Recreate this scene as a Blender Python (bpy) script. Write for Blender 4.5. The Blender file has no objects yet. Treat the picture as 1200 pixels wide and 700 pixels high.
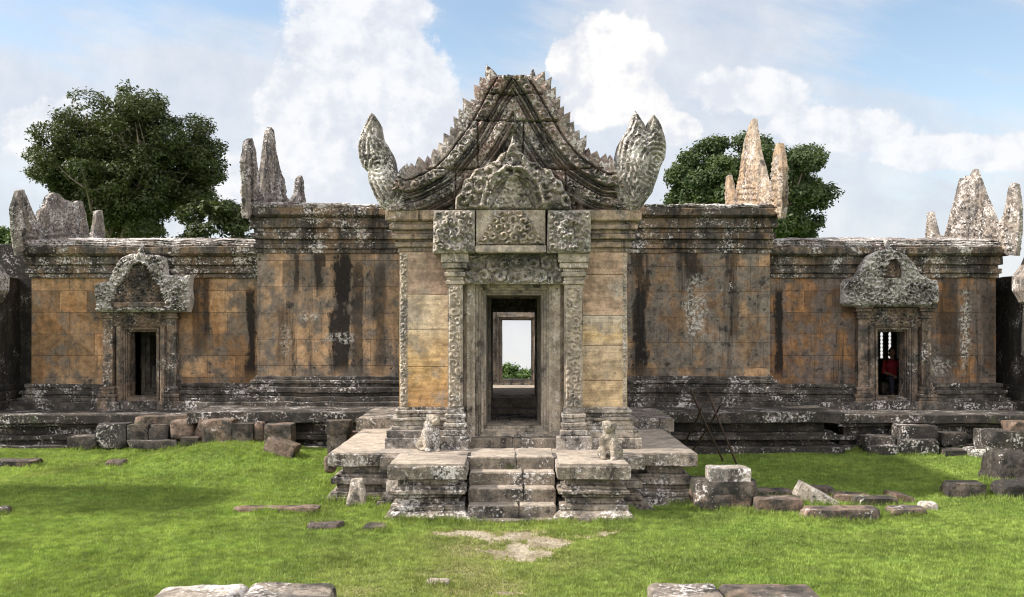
import bpy, bmesh, math, random
import numpy as np
from mathutils import Vector
R = math.radians
random.seed(7)
rng = np.random.default_rng(11)
SC = bpy.context.scene
COL = SC.collection

# ------------------------------------------------------------------ camera
EYE = 2.88          # eye height above the lawn (the photographer stands on the next terrace)
FPX = 1167.0        # focal length in photo pixels
HX, HY = 602.0, 378.0
cam_d = bpy.data.cameras.new("camera")
cam = bpy.data.objects.new("camera", cam_d)
COL.objects.link(cam)
cam.location = (0, 0, EYE)
cam.rotation_euler = (R(90), 0, 0)
cam_d.sensor_width = 36
cam_d.lens = 36 * FPX / 1200
cam_d.shift_x = -2 / 1200
cam_d.shift_y = 28 / 1200
cam_d.clip_start = 0.1
cam_d.clip_end = 3000
SC.camera = cam

def X(px, D): return (px - HX) * D / FPX
def Z(py, D): return EYE + (HY - py) * D / FPX

# ------------------------------------------------------------------ light
SUN_EL, SUN_AZ = 40.0, 4.0     # the sun stands to the left, a little in front of the facade
SC.view_settings.view_transform = 'Standard'
SC.view_settings.look = 'None'
SC.view_settings.gamma = 1
SC.view_settings.exposure = 1.25
SC.view_settings.use_curve_mapping = False
SC.cycles.filter_width = 1.1
sun_dir = Vector((-math.cos(R(SUN_EL)) * math.cos(R(SUN_AZ)), -math.cos(R(SUN_EL)) * math.sin(R(SUN_AZ)), math.sin(R(SUN_EL))))
sl = bpy.data.lights.new("sun", 'SUN')
sl.energy = 3.5
sl.angle = R(1.6)
sl.color = (1.0, 0.94, 0.85)
so = bpy.data.objects.new("sun", sl)
COL.objects.link(so)
so.rotation_euler = (-sun_dir).to_track_quat('-Z', 'Y').to_euler()
so.location = (-30, -5, 30)

class NB:
    """small node builder"""
    def __init__(self, tree):
        self.t = tree; self.l = tree.links
    def node(self, kind, **kw):
        n = self.t.nodes.new(kind)
        for k, v in kw.items(): setattr(n, k, v)
        return n
    def put(self, sock, v):
        if hasattr(v, 'is_linked') or hasattr(v, 'links'): self.l.new(v, sock)
        elif isinstance(v, (tuple, list)):
            d = sock.default_value
            sock.default_value = tuple(v) + (1.0,) * (len(d) - len(v)) if len(d) > len(v) else tuple(v)
        else: sock.default_value = v
    def math(self, op, a, b=0.0, c=None, clamp=False):
        n = self.node('ShaderNodeMath', operation=op, use_clamp=clamp)
        self.put(n.inputs[0], a); self.put(n.inputs[1], b)
        if c is not None: self.put(n.inputs[2], c)
        return n.outputs[0]
    def vec(self, op, a, b=(0, 0, 0)):
        n = self.node('ShaderNodeVectorMath', operation=op)
        self.put(n.inputs[0], a)
        if op == 'SCALE': self.put(n.inputs['Scale'], b)
        else: self.put(n.inputs[1], b)
        return n.outputs[0]
    def noise(self, v, scale, detail=5, rough=0.55, out=0, lac=2.0):
        n = self.node('ShaderNodeTexNoise')
        self.put(n.inputs['Vector'], v)
        n.inputs['Scale'].default_value = scale; n.inputs['Detail'].default_value = detail
        n.inputs['Roughness'].default_value = rough
        return n.outputs[out]
    def ramp(self, v, a, b, lo=0.0, hi=1.0):
        n = self.node('ShaderNodeMapRange', interpolation_type='SMOOTHSTEP')
        self.put(n.inputs[0], v)
        n.inputs[1].default_value = a; n.inputs[2].default_value = b
        n.inputs[3].default_value = lo; n.inputs[4].default_value = hi
        return n.outputs[0]
    def mix(self, f, a, b, mode='MIX'):
        n = self.node('ShaderNodeMix', data_type='RGBA', blend_type=mode)
        self.put(n.inputs[0], f); self.put(n.inputs[6], a); self.put(n.inputs[7], b)
        return n.outputs[2]
    def sep(self, v):
        n = self.node('ShaderNodeSeparateXYZ'); self.put(n.inputs[0], v); return n.outputs
    def comb(self, x, y, z):
        n = self.node('ShaderNodeCombineXYZ')
        for s, v in zip(n.inputs, (x, y, z)): self.put(s, v)
        return n.outputs[0]
    def bright(self, col, f):
        return self.vec('SCALE', col, f)

# world: Nishita sky with a layer of cloud
W = bpy.data.worlds.new("World"); SC.world = W; W.use_nodes = True
W.node_tree.nodes.clear()
nb = NB(W.node_tree)
d = nb.node('ShaderNodeTexCoord').outputs['Generated']
dx, dy, dz = nb.sep(d)
dzc = nb.math('MAXIMUM', dz, 0.012)
sky = nb.node('ShaderNodeTexSky', sky_type='NISHITA')
sky.sun_disc = False
sky.sun_elevation = R(SUN_EL); sky.sun_rotation = R(270 - SUN_AZ)
sky.air_density = 1.0; sky.dust_density = 0.6; sky.ozone_density = 1.5
nb.l.new(nb.comb(dx, dy, dzc), sky.inputs['Vector'])
dyc = nb.math('MAXIMUM', dy, 0.2)
u = nb.math('DIVIDE', dx, dyc); v = nb.math('DIVIDE', dz, dyc)
uv = nb.comb(u, v, nb.math('MINIMUM', dy, 0.0))
n1 = nb.noise(nb.vec('MULTIPLY', uv, (1, 1.5, 1)), 3.2, 8, 0.58)
n2 = nb.noise(uv, 11.0, 10, 0.62)
n3 = nb.noise(uv, 28.0, 8, 0.6)
def blob(px, py, rx, ry):
    a = nb.math('DIVIDE', nb.math('SUBTRACT', u, (px - HX) / FPX), rx / FPX)
    b = nb.math('DIVIDE', nb.math('SUBTRACT', v, (HY - py) / FPX), ry / FPX)
    r = nb.math('SQRT', nb.math('ADD', nb.math('MULTIPLY', a, a), nb.math('MULTIPLY', b, b)))
    return nb.math('SUBTRACT', 1.0, r)
def union(bs):
    m = bs[0]
    for b in bs[1:]:
        n = nb.node('ShaderNodeMath', operation='SMOOTH_MAX'); nb.put(n.inputs[0], m); nb.put(n.inputs[1], b); n.inputs[2].default_value = 0.25
        m = n.outputs[0]
    return m
nW = nb.noise(nb.vec('MULTIPLY', nb.comb(nb.math('ADD', u, nb.math('MULTIPLY', v, 0.6)), nb.math('SUBTRACT', v, nb.math('MULTIPLY', u, -0.22)), 0.3), (1.3, 4.2, 1)), 2.4, 10, 0.62)
puff = nb.math('ADD', nb.math('MULTIPLY', nb.math('SUBTRACT', n2, 0.5), 1.1), nb.math('MULTIPLY', nb.math('SUBTRACT', n3, 0.5), 0.8))
heap1 = nb.math('ADD', union([blob(712, 62, 66, 52), blob(700, 112, 55, 42), blob(752, 122, 42, 34), blob(664, 70, 24, 30), blob(790, 150, 34, 22)]), puff)
heap2 = nb.math('ADD', union([blob(420, 30, 96, 120), blob(470, 120, 75, 95), blob(370, 130, 80, 60), blob(520, 170, 60, 60), blob(330, 210, 90, 60), blob(1130, 178, 130, 26), blob(880, 108, 80, 34), blob(990, 150, 110, 30), blob(90, 150, 120, 40)]), puff)
m1 = nb.ramp(heap1, 0.0, 0.16)
m2 = nb.ramp(heap2, 0.0, 0.22)
# pale veil: everywhere low in the sky, open blue at the upper edge
veil_open = nb.math('MAXIMUM', nb.math('MAXIMUM', blob(1100, 60, 300, 150), blob(560, 10, 150, 110)), blob(150, -20, 300, 110))
veil = nb.math('SUBTRACT', nb.math('ADD', 0.84, nb.math('MULTIPLY', nb.math('SUBTRACT', nW, 0.5), 3.0)), nb.math('MULTIPLY', nb.math('MAXIMUM', veil_open, -0.3), 1.0))
veil = nb.ramp(veil, 0.05, 0.95)
low = nb.ramp(dz, 0.02, 0.30, 0.25, 0.0)
veil = nb.math('MAXIMUM', nb.math('MULTIPLY', veil, 0.95), low)
K = 1 / 0.10
veil_col = nb.mix(nb.ramp(n2, 0.3, 0.7), (.285 * K, .305 * K, .345 * K), (.355 * K, .365 * K, .385 * K))
c = nb.mix(nb.math('MULTIPLY', veil, 0.93), nb.vec('MULTIPLY', sky.outputs[0], (1.02, 0.93, 0.83)), veil_col)
off = nb.vec('ADD', uv, (-0.022, 0.020, 0))
rel = nb.math('SUBTRACT', n2, nb.noise(off, 11.0, 10, 0.62))
rel3 = nb.math('SUBTRACT', n3, nb.noise(nb.vec('ADD', uv, (-0.008, 0.008, 0)), 28.0, 8, 0.6))
lit = nb.math('ADD', nb.math('MULTIPLY', rel, 1.0), nb.math('MULTIPLY', rel3, 0.5))
shade2 = nb.mix(nb.ramp(lit, -0.16, 0.14), (.325 * K, .34 * K, .375 * K), (.415 * K, .418 * K, .425 * K))
c = nb.mix(nb.math('MULTIPLY', m2, 0.92), c, shade2)
shade1 = nb.mix(nb.ramp(nb.math('ADD', lit, nb.math('MULTIPLY', heap1, 0.12)), -0.10, 0.16), (.335 * K, .345 * K, .375 * K), (.435 * K, .432 * K, .425 * K))
c = nb.mix(m1, c, shade1)
# unseen cloudy sky behind the camera, brightened to fill the shaded facade
back = nb.ramp(dy, 0.1, -0.5)
c = nb.mix(nb.math('MULTIPLY', back, 0.8), c, nb.mix(nb.ramp(n1, 0.35, 0.65), (.74 * K, .75 * K, .79 * K), (1.08 * K, 1.06 * K, 1.03 * K)))
bg = nb.node('ShaderNodeBackground'); bg.inputs[1].default_value = 0.10
nb.l.new(c, bg.inputs[0])
wo = nb.node('ShaderNodeOutputWorld'); nb.l.new(bg.outputs[0], wo.inputs[0])

# ------------------------------------------------------------------ numpy noise
def _hash(i, j, k, s):
    h = (i * 374761393 + j * 668265263 + k * 2147483647 + s * 1274126177) & 0xFFFFFFFF
    h = ((h ^ (h >> 13)) * 1274126177) & 0xFFFFFFFF
    h = (h ^ (h >> 16)) & 0xFFFFFFFF
    return h / 4294967295.0
def vnoise(P, s=0):
    P = np.asarray(P, float)
    f = np.floor(P); t = P - f; t = t * t * (3 - 2 * t)
    i, j, k = (f[:, a].astype(np.int64) for a in range(3))
    o = 0
    for a in (0, 1):
        for b in (0, 1):
            for c in (0, 1):
                w = (t[:, 0] if a else 1 - t[:, 0]) * (t[:, 1] if b else 1 - t[:, 1]) * (t[:, 2] if c else 1 - t[:, 2])
                o = o + w * _hash(i + a, j + b, k + c, s)
    return o
def fbm(P, s=0, octv=3):
    P = np.asarray(P, float); o = 0; a = 1.0; n = 0
    for q in range(octv):
        o = o + a * vnoise(P * 2 ** q, s + q); n += a; a *= 0.5
    return o / n
def vec_noise(P, scale, s=0, octv=3):
    return np.stack([fbm(P * scale + 17.3 * a, s + 31 * a, octv) - 0.5 for a in range(3)], 1)

# ------------------------------------------------------------------ objects
def tag(o, label=None, cat=None, group=None, kind=None):
    if label: o['label'] = label
    if cat: o['category'] = cat
    if group: o['group'] = group
    if kind: o['kind'] = kind
    return o
def thing(name, label, cat, loc=(0, 0, 0), group=None):
    o = bpy.data.objects.new(name, None); COL.objects.link(o)
    o.location = loc; o.empty_display_size = 0.3
    return tag(o, label, cat, group)
def world_loc(o):
    v = Vector((0, 0, 0))
    while o is not None:
        v += o.location; o = o.parent
    return v
def mesh_from_arrays(name, V, F):
    """uniform faces (n, k)"""
    me = bpy.data.meshes.new(name)
    V = np.ascontiguousarray(V, np.float32); F = np.ascontiguousarray(F, np.int32)
    me.vertices.add(len(V)); me.vertices.foreach_set('co', V.ravel())
    me.loops.add(F.size); me.loops.foreach_set('vertex_index', F.ravel())
    me.polygons.add(len(F)); me.polygons.foreach_set('loop_start', np.arange(len(F), dtype=np.int32) * F.shape[1])
    me.update(calc_edges=True); me.validate()
    return me
class MB:
    def __init__(self): self.V = []; self.F = []; self.n = 0
    def add(self, V, F):
        V = np.asarray(V, float)
        self.V.append(V); self.F += [tuple(int(i) + self.n for i in f) for f in F]; self.n += len(V)
    def build(self, name, mat, parent=None, rough=0.0, rscale=2.2, smooth=35, loc=(0, 0, 0), fine=0.0, recalc=True):
        V = np.concatenate(self.V)
        if rough: V = V + vec_noise(V, rscale, 5) * 2 * rough
        if fine: V = V + vec_noise(V, rscale * 6, 9, 2) * 2 * fine
        off = world_loc(parent) if parent is not None else Vector(loc)
        me = bpy.data.meshes.new(name)
        me.from_pydata((V - np.array(off)).tolist(), [], self.F)
        if recalc:
            bm = bmesh.new(); bm.from_mesh(me); bmesh.ops.recalc_face_normals(bm, faces=bm.faces); bm.to_mesh(me); bm.free()
        return link(name, me, mat, parent, loc, smooth)
def link(name, me, mat, parent=None, loc=(0, 0, 0), smooth=35):
    o = bpy.data.objects.new(name, me); COL.objects.link(o)
    if mat: me.materials.append(mat)
    if parent is not None: o.parent = parent
    else: o.location = loc
    if smooth:
        me.polygons.foreach_set('use_smooth', [True] * len(me.polygons))
        me.set_sharp_from_angle(angle=R(smooth))
    return o
def loft(mb, rings, closed=True, caps=(True, True)):
    n = len(rings[0]); V = np.concatenate(rings); F = []
    for a in range(len(rings) - 1):
        for i in range(n if closed else n - 1):
            j = (i + 1) % n
            F.append((a * n + i, a * n + j, (a + 1) * n + j, (a + 1) * n + i))
    if caps[0]: F.append(tuple(range(n))[::-1])
    if caps[1]: F.append(tuple((len(rings) - 1) * n + i for i in range(n)))
    mb.add(V, F)
def offset_poly(P, o):
    P = np.asarray(P, float); a = np.roll(P, 1, 0); b = np.roll(P, -1, 0)
    e1 = P - a; e2 = b - P
    e1 /= np.linalg.norm(e1, axis=1)[:, None]; e2 /= np.linalg.norm(e2, axis=1)[:, None]
    n1 = np.stack([e1[:, 1], -e1[:, 0]], 1); n2 = np.stack([e2[:, 1], -e2[:, 0]], 1)
    k = 1 + (n1 * n2).sum(1)
    return P + o * (n1 + n2) / k[:, None]
def rect(x0, x1, y0, y1): return [(x0, y0), (x1, y0), (x1, y1), (x0, y1)]
def moulded(mb, poly, prof, seg=0.25, vseg=0.3):
    """stack of mouldings: prof = (z, outward offset) from the bottom up"""
    P = np.asarray(poly, float); Q = np.roll(P, -1, 0)
    ns = [max(1, int(math.ceil(np.linalg.norm(q - p) / seg))) for p, q in zip(P, Q)]
    pr = [prof[0]]
    for a, b in zip(prof[:-1], prof[1:]):
        k = max(1, int(math.ceil(abs(b[0] - a[0]) / vseg)))
        for i in range(1, k + 1): pr.append((a[0] + (b[0] - a[0]) * i / k, a[1] + (b[1] - a[1]) * i / k))
    rings = []
    for z, o in pr:
        C = offset_poly(P, o); ring = []
        for i, n in enumerate(ns):
            c, e = C[i], C[(i + 1) % len(C)]
            for t in range(n): ring.append((*(c + (e - c) * t / n), z))
        rings.append(np.array(ring))
    loft(mb, rings)
def box(mb, x0, x1, y0, y1, z0, z1, seg=0.3, ch=0.012):
    """box with softened edges"""
    moulded(mb, rect(x0, x1, y0, y1), [(z0, -ch), (z0 + ch, 0), (z1 - ch, 0), (z1, -ch)], seg, seg)
def steps_prof(items):
    """(z_low, z_high, offset) bands -> sharp moulding profile with tiny chamfers"""
    out = []
    for z0, z1, o in items:
        c = min(0.012, (z1 - z0) * .25)
        out += [(z0, o - c), (z0 + c, o), (z1 - c, o), (z1, o - c)]
    return out
def frame(mb, x0, x1, z0, z1, prof, seg=0.3):
    """rectangular door frame: prof = (inset, y) walked from the outer edge inwards"""
    rings = []
    nx = max(2, int((x1 - x0) / seg)); nz = max(2, int((z1 - z0) / seg))
    for i, y in prof:
        a, b, c, e = x0 + i, x1 - i, z0 + i, z1 - i; r = []
        for t in range(nx): r.append((a + (b - a) * t / nx, y, c))
        for t in range(nz): r.append((b, y, c + (e - c) * t / nz))
        for t in range(nx): r.append((b + (a - b) * t / nx, y, e))
        for t in range(nz): r.append((a, y, e + (c - e) * t / nz))
        rings.append(np.array(r))
    loft(mb, rings, caps=(False, False))

# ---- carved relief: an outline with a height field
def dist_poly(U, V, poly, closed=True):
    P = np.asarray(poly, float); Q = np.roll(P, -1, 0)
    if not closed: P, Q = P[:-1], Q[:-1]
    best = np.full(U.shape, 1e9); bu = U.copy(); bv = V.copy()
    for p, q in zip(P, Q):
        e = q - p; L = max(1e-12, (e * e).sum())
        t = np.clip(((U - p[0]) * e[0] + (V - p[1]) * e[1]) / L, 0, 1)
        cu = p[0] + t * e[0]; cv = p[1] + t * e[1]
        d2 = (U - cu) ** 2 + (V - cv) ** 2
        m = d2 < best
        best = np.where(m, d2, best); bu = np.where(m, cu, bu); bv = np.where(m, cv, bv)
    return np.sqrt(best), bu, bv
def inside(U, V, poly):
    P = np.asarray(poly, float); Q = np.roll(P, -1, 0); r = np.zeros(U.shape, bool)
    for p, q in zip(P, Q):
        if p[1] == q[1]: continue
        c = ((p[1] > V) != (q[1] > V)) & (U < (q[0] - p[0]) * (V - p[1]) / (q[1] - p[1]) + p[0])
        r ^= c
    return r
def relief(mb, poly, hfn, place, cell=0.03, thick=0.3, backfn=None):
    P = np.asarray(poly, float); lo = P.min(0); hi = P.max(0)
    nu = max(2, int((hi[0] - lo[0]) / cell)); nv = max(2, int((hi[1] - lo[1]) / cell))
    us = np.linspace(lo[0], hi[0], nu + 1); vs = np.linspace(lo[1], hi[1], nv + 1)
    GU, GV = np.meshgrid(us, vs, indexing='ij')
    cu = (GU[:-1, :-1] + GU[1:, 1:]) / 2; cv = (GV[:-1, :-1] + GV[1:, 1:]) / 2
    keep = inside(cu, cv, P)
    cnt = np.zeros((nu + 1, nv + 1), int)
    for a in (0, 1):
        for b in (0, 1): cnt[a:nu + a, b:nv + b] += keep
    used = cnt > 0; bnd = used & (cnt < 4)
    dd, bu, bv = dist_poly(GU, GV, P)
    GU = np.where(bnd & (dd < 1.2 * cell), bu, GU); GV = np.where(bnd & (dd < 1.2 * cell), bv, GV)
    dd = np.where(bnd, 0, dd)
    idx = np.full(used.shape, -1); idx[used] = np.arange(used.sum())
    Uf, Vf, df = GU[used], GV[used], dd[used]
    h = hfn(Uf, Vf, df)
    hb = -thick - (backfn(Uf, Vf, df) if backfn else 0 * h)
    front = place(Uf, Vf, h); back = place(Uf, Vf, hb); n = len(Uf)
    ci, cj = np.nonzero(keep)
    a, b, c, e = idx[ci, cj], idx[ci + 1, cj], idx[ci + 1, cj + 1], idx[ci, cj + 1]
    F = list(zip(a, b, c, e)) + list(zip(e + n, c + n, b + n, a + n))
    kp = np.pad(keep, 1)
    for (di, dj, p, q) in ((0, -1, (0, 0), (1, 0)), (1, 0, (1, 0), (1, 1)), (0, 1, (1, 1), (0, 1)), (-1, 0, (0, 1), (0, 0))):
        e_ = keep & ~kp[1 + di:nu + 1 + di, 1 + dj:nv + 1 + dj]
        i, j = np.nonzero(e_)
        s, t = idx[i + p[0], j + p[1]], idx[i + q[0], j + q[1]]
        F += list(zip(t, s, s + n, t + n))
    mb.add(np.concatenate([front, back]), F)
def face_front(D): return lambda u, v, w: np.stack([u, D - w, v], 1)
def face_side(Xc, s): return lambda u, v, w: np.stack([Xc + s * w, u, v], 1)

def scrolls(U, V, size, seed=1, tw=1.6):
    """field of carved spiral leaves"""
    iu = np.floor(U / size); iv = np.floor(V / (size * 0.9))
    best = np.full(U.shape, 9e9); H = np.zeros(U.shape)
    for a in (-1, 0, 1):
        for b in (-1, 0, 1):
            ci = (iu + a).astype(np.int64); cj = (iv + b).astype(np.int64)
            cx = (ci + .5 * (cj % 2) + .25 + .4 * _hash(ci, cj, 0 * ci, seed)) * size
            cy = (cj + .3 + .4 * _hash(ci, cj, 0 * ci + 1, seed)) * size * .9
            s = np.where(_hash(ci, cj, 0 * ci + 2, seed) > .5, 1, -1)
            ph = 6.28 * _hash(ci, cj, 0 * ci + 3, seed)
            du, dv = U - cx, V - cy; r = np.sqrt(du * du + dv * dv); th = np.arctan2(dv, du)
            m = r < best
            h = (0.5 + 0.5 * np.cos(s * th + 6.28 * tw * r / size + ph)) * (1.05 - np.minimum(1, r / size) ** 2)
            H = np.where(m, h, H); best = np.where(m, r, best)
    return H
def n2d(U, V, sc, seed=3, o=3): return fbm(np.stack([U * sc, V * sc, 0 * U + seed], 1), seed, o) - 0.5

# ------------------------------------------------------------------ materials
def new_mat(name):
    m = bpy.data.materials.new(name); m.use_nodes = True
    m.node_tree.nodes.clear()
    nb = NB(m.node_tree)
    b = nb.node('ShaderNodeBsdfPrincipled'); o = nb.node('ShaderNodeOutputMaterial')
    nb.l.new(b.outputs[0], o.inputs[0])
    b.inputs['Specular IOR Level'].default_value = 0.25
    return m, nb, b
def stone(name, c1, c2, c3=(.16, .155, .14), grey=0.5, blocks=None, streak=0.3, lichen=0.3, dark=0.3, moss=0.0, carve=0.0,
          dark_marks=(), spots=(), bands=None, bump=0.7, lic=(.60, .585, .56), lscale=1.0, holes=False, per=0.5, mot=.45):
    m, nb, b = new_mat(name)
    P = nb.node('ShaderNodeNewGeometry').outputs['Position']
    x, y, z = nb.sep(P)
    nA = nb.noise(P, 0.9, 4); nB = nb.noise(P, 3.2, 7, 0.62); nC = nb.noise(P, 19, 7, 0.70); nD = nb.noise(P, 55, 3, 0.6)
    if bands:
        # sandstone bedding: colour runs with height, warped
        zz = nb.math('ADD', z, nb.math('MULTIPLY', nb.math('SUBTRACT', nA, .5), .28))
        zz = nb.math('ADD', zz, nb.math('MULTIPLY', nb.math('SUBTRACT', nb.noise(nb.vec('MULTIPLY', P, (.5, .5, 9)), 1.2, 5), .5), .30))
        r = nb.node('ShaderNodeValToRGB'); e = r.color_ramp.elements
        z0, z1 = bands[0][0], bands[-1][0]
        while len(e) > 1: e.remove(e[-1])
        e[0].position = 0; e[0].color = (*bands[0][1], 1)
        for zb, cb in bands[1:]:
            q = e.new(min(1, (zb - z0) / (z1 - z0))); q.color = (*cb, 1)
        nb.l.new(nb.math('DIVIDE', nb.math('SUBTRACT', zz, z0), z1 - z0), r.inputs[0])
        col = r.outputs[0]
        col = nb.mix(nb.ramp(nB, .45, .75, 0, .5), col, c2)
        vein = nb.noise(nb.vec('MULTIPLY', P, (.55, .55, 8)), 1.6, 8, .68)
        col = nb.bright(col, nb.ramp(vein, .34, .66, .72, 1.18))
    else:
        col = nb.mix(nb.ramp(nb.math('ADD', nb.math('MULTIPLY', nA, .6), nb.math('MULTIPLY', nB, .4)), .38, .62), c1, c2)
    hgt = nb.math('MULTIPLY', nC, .5)
    if blocks:
        bw, bh = blocks
        bt = nb.node('ShaderNodeTexBrick', offset=0.37, offset_frequency=2, squash=0.7, squash_frequency=3)
        wob = nb.math('MULTIPLY', nb.math('SUBTRACT', nB, .5), .025)
        nb.l.new(nb.comb(nb.math('ADD', nb.math('ADD', x, y), wob), nb.math('ADD', z, wob), 0.0), bt.inputs['Vector'])
        bt.inputs['Color1'].default_value = (0, 0, 0, 1); bt.inputs['Color2'].default_value = (1, 1, 1, 1); bt.inputs['Mortar'].default_value = (.5, .5, .5, 1)
        bt.inputs['Scale'].default_value = 1; bt.inputs['Brick Width'].default_value = bw; bt.inputs['Row Height'].default_value = bh
        bt.inputs['Mortar Size'].default_value = .006; bt.inputs['Mortar Smooth'].default_value = .3; bt.inputs['Bias'].default_value = 0
        col = nb.mix(nb.math('MULTIPLY', bt.outputs['Color'], per), col, nb.mix(.55, c2, c3))
        col = nb.bright(col, nb.ramp(bt.outputs['Color'], 0, 1, 1.18, .74))
    # grey crust
    g = nb.math('ADD', nb.math('MULTIPLY', nB, .5), nb.math('MULTIPLY', nb.noise(nb.vec('MULTIPLY', P, (1.2, 1.2, .5)), 1.3, 7, .65), .5))
    t = .5 + (.5 - grey) * .34
    col = nb.mix(nb.ramp(g, t - .05, t + .06, 0, .92), col, c3)
    # mottling of the surface, coarse and fine
    nE = nb.noise(P, 6.5, 8, .72)
    col = nb.bright(col, nb.ramp(nE, .34, .66, 1 - mot, 1 + .55 * mot))
    # black biofilm: blotches and rain streaks
    sv = nb.vec('MULTIPLY', P, (2.6, 2.6, .16))
    s = nb.math('ADD', nb.math('MULTIPLY', nb.noise(sv, 1.0, 8, .70), .72), nb.math('MULTIPLY', nE, .28))
    if streak:
        t = .5 + (.5 - streak) * .30
        col = nb.mix(nb.ramp(s, t - .03, t + .06, 0, .90), col, (.024, .022, .020))
        s2 = nb.noise(nb.vec('MULTIPLY', P, (9, 9, .35)), 1.0, 6, .7)
        col = nb.bright(col, nb.ramp(s2, .36, .64, 1.08, 1 - .45 * streak))
    if dark:
        t = .5 + (.5 - dark) * .30
        col = nb.mix(nb.ramp(nb.math('ADD', nb.math('MULTIPLY', nB, .5), nb.math('MULTIPLY', nE, .5)), t - .03, t + .07, 0, .90), col, (.028, .026, .023))
        col = nb.mix(nb.ramp(nC, t + .05, t + .11, 0, .8), col, (.022, .020, .018))
    for (xc, z0, z1, hw, st) in dark_marks:  # placed dark marks: black wall stains, on the right wing also painted shadow
        wx = nb.math('ADD', x, nb.math('MULTIPLY', nb.math('SUBTRACT', nb.noise(nb.vec('MULTIPLY', P, (4, 4, .8)), 1.3, 5), .5), hw * 2.6))
        q = nb.math('SUBTRACT', 1.0, nb.math('DIVIDE', nb.math('ABSOLUTE', nb.math('SUBTRACT', wx, xc)), hw))
        q = nb.math('ADD', q, nb.math('MULTIPLY', nb.math('SUBTRACT', nE, .5), 2.2))
        q = nb.ramp(q, .05, .55)
        q = nb.math('MULTIPLY', q, nb.math('MULTIPLY', nb.ramp(z, z0 - .1, z0 + .3), nb.ramp(z, z1 + .15, z1 - .1)))
        col = nb.mix(nb.math('MULTIPLY', q, st), col, (.014, .012, .011))
    col = nb.bright(col, nb.ramp(nD, .3, .7, .82, 1.16))
    # pale lichen
    t = .5 + (.5 - lichen) * .34
    l1 = nb.math('ADD', nb.math('MULTIPLY', nb.noise(P, 19 * lscale, 7, .75), .62), nb.math('MULTIPLY', nb.noise(P, 1.9, 5, .6), .38))
    lm = nb.ramp(l1, t - .012, t + .035)
    if lichen: col = nb.mix(nb.math('MULTIPLY', lm, .88), col, nb.bright(lic, 1.0) if False else lic)
    for (xc, zc, rx, rz, st) in spots:
        a = nb.math('DIVIDE', nb.math('SUBTRACT', x, xc), rx); e_ = nb.math('DIVIDE', nb.math('SUBTRACT', z, zc), rz)
        q = nb.math('SUBTRACT', 1.0, nb.math('SQRT', nb.math('ADD', nb.math('MULTIPLY', a, a), nb.math('MULTIPLY', e_, e_))))
        q = nb.math('ADD', q, nb.math('MULTIPLY', nb.math('SUBTRACT', nB, .5), 2.0))
        q = nb.math('MULTIPLY', nb.ramp(q, 0, .6), nb.ramp(nb.noise(P, 14, 5, .7), .47, .56))
        col = nb.mix(nb.math('MULTIPLY', q, st), col, (.46, .46, .42))
    if moss: col = nb.mix(nb.ramp(nb.noise(P, 2.3, 7, .65), .62 - .15 * moss, .72 - .12 * moss, 0, .7), col, (.045, .060, .018))
    if carve:
        vo = nb.node('ShaderNodeTexVoronoi', feature='SMOOTH_F1'); vo.inputs['Scale'].default_value = carve
        nb.l.new(nb.vec('ADD', P, nb.vec('SCALE', nb.noise(P, 9, 2, .5, 1), .08)), vo.inputs['Vector'])
        hgt = nb.math('ADD', hgt, nb.math('MULTIPLY', vo.outputs[0], -1.6))
        col = nb.bright(col, nb.ramp(vo.outputs[0], .25, .75, 1.08, .70))
    if holes:
        vo = nb.node('ShaderNodeTexVoronoi'); vo.inputs['Scale'].default_value = 2.3; vo.inputs['Randomness'].default_value = .55
        nb.l.new(nb.comb(x, 0.0, z), vo.inputs['Vector'])
        hm = nb.ramp(vo.outputs[0], .045, .07, 1, 0)
        col = nb.mix(nb.math('MULTIPLY', hm, .8), col, (.02, .017, .015))
        hgt = nb.math('SUBTRACT', hgt, nb.math('MULTIPLY', hm, 1.0))
    hgt = nb.math('ADD', hgt, nb.math('MULTIPLY', nD, .35))
    hgt = nb.math('ADD', hgt, nb.math('MULTIPLY', nB, .8))
    if blocks: hgt = nb.math('SUBTRACT', hgt, nb.math('MULTIPLY', bt.outputs['Fac'], .9)); col = nb.mix(nb.math('MULTIPLY', bt.outputs['Fac'], .5), col, (.035, .028, .022))
    nb.l.new(nb.vec('MULTIPLY', col, (1.04, .985, .985)), b.inputs['Base Color'])
    b.inputs['Roughness'].default_value = .92
    bp = nb.node('ShaderNodeBump'); bp.inputs['Strength'].default_value = min(1, bump * 1.15); bp.inputs['Distance'].default_value = .04
    nb.l.new(hgt, bp.inputs['Height']); nb.l.new(bp.outputs[0], b.inputs['Normal'])
    return m

OCH1, OCH2, OCH3 = (.37, .245, .137), (.275, .198, .130), (.42, .25, .10)
M = {}
M['mid_l'] = stone("orange wall stone", OCH1, OCH2, (.165, .145, .12), grey=0.5, blocks=(1.25, .62), streak=0.26, lichen=.10, dark=0.28, holes=True,
    dark_marks=[(X(402, 23.5), Z(440, 23.5), Z(297, 23.5), .30, .97), (X(420, 23.5), Z(440, 23.5), Z(310, 23.5), .16, .75), (X(347, 23.5), Z(350, 23.5), Z(297, 23.5), .12, .8),
            (X(375, 23.5), Z(345, 23.5), Z(297, 23.5), .13, .85), (X(445, 23.5), Z(440, 23.5), Z(310, 23.5), .22, .6), (X(330, 23.5), Z(430, 23.5), Z(360, 23.5), .14, .5)],
    spots=[(X(400, 23.5), Z(395, 23.5), .55, .16, .8), (X(362, 23.5), Z(370, 23.5), .3, .15, .6), (X(335, 23.5), Z(400, 23.5), .2, .5, .4)], mot=0.42)
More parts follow.
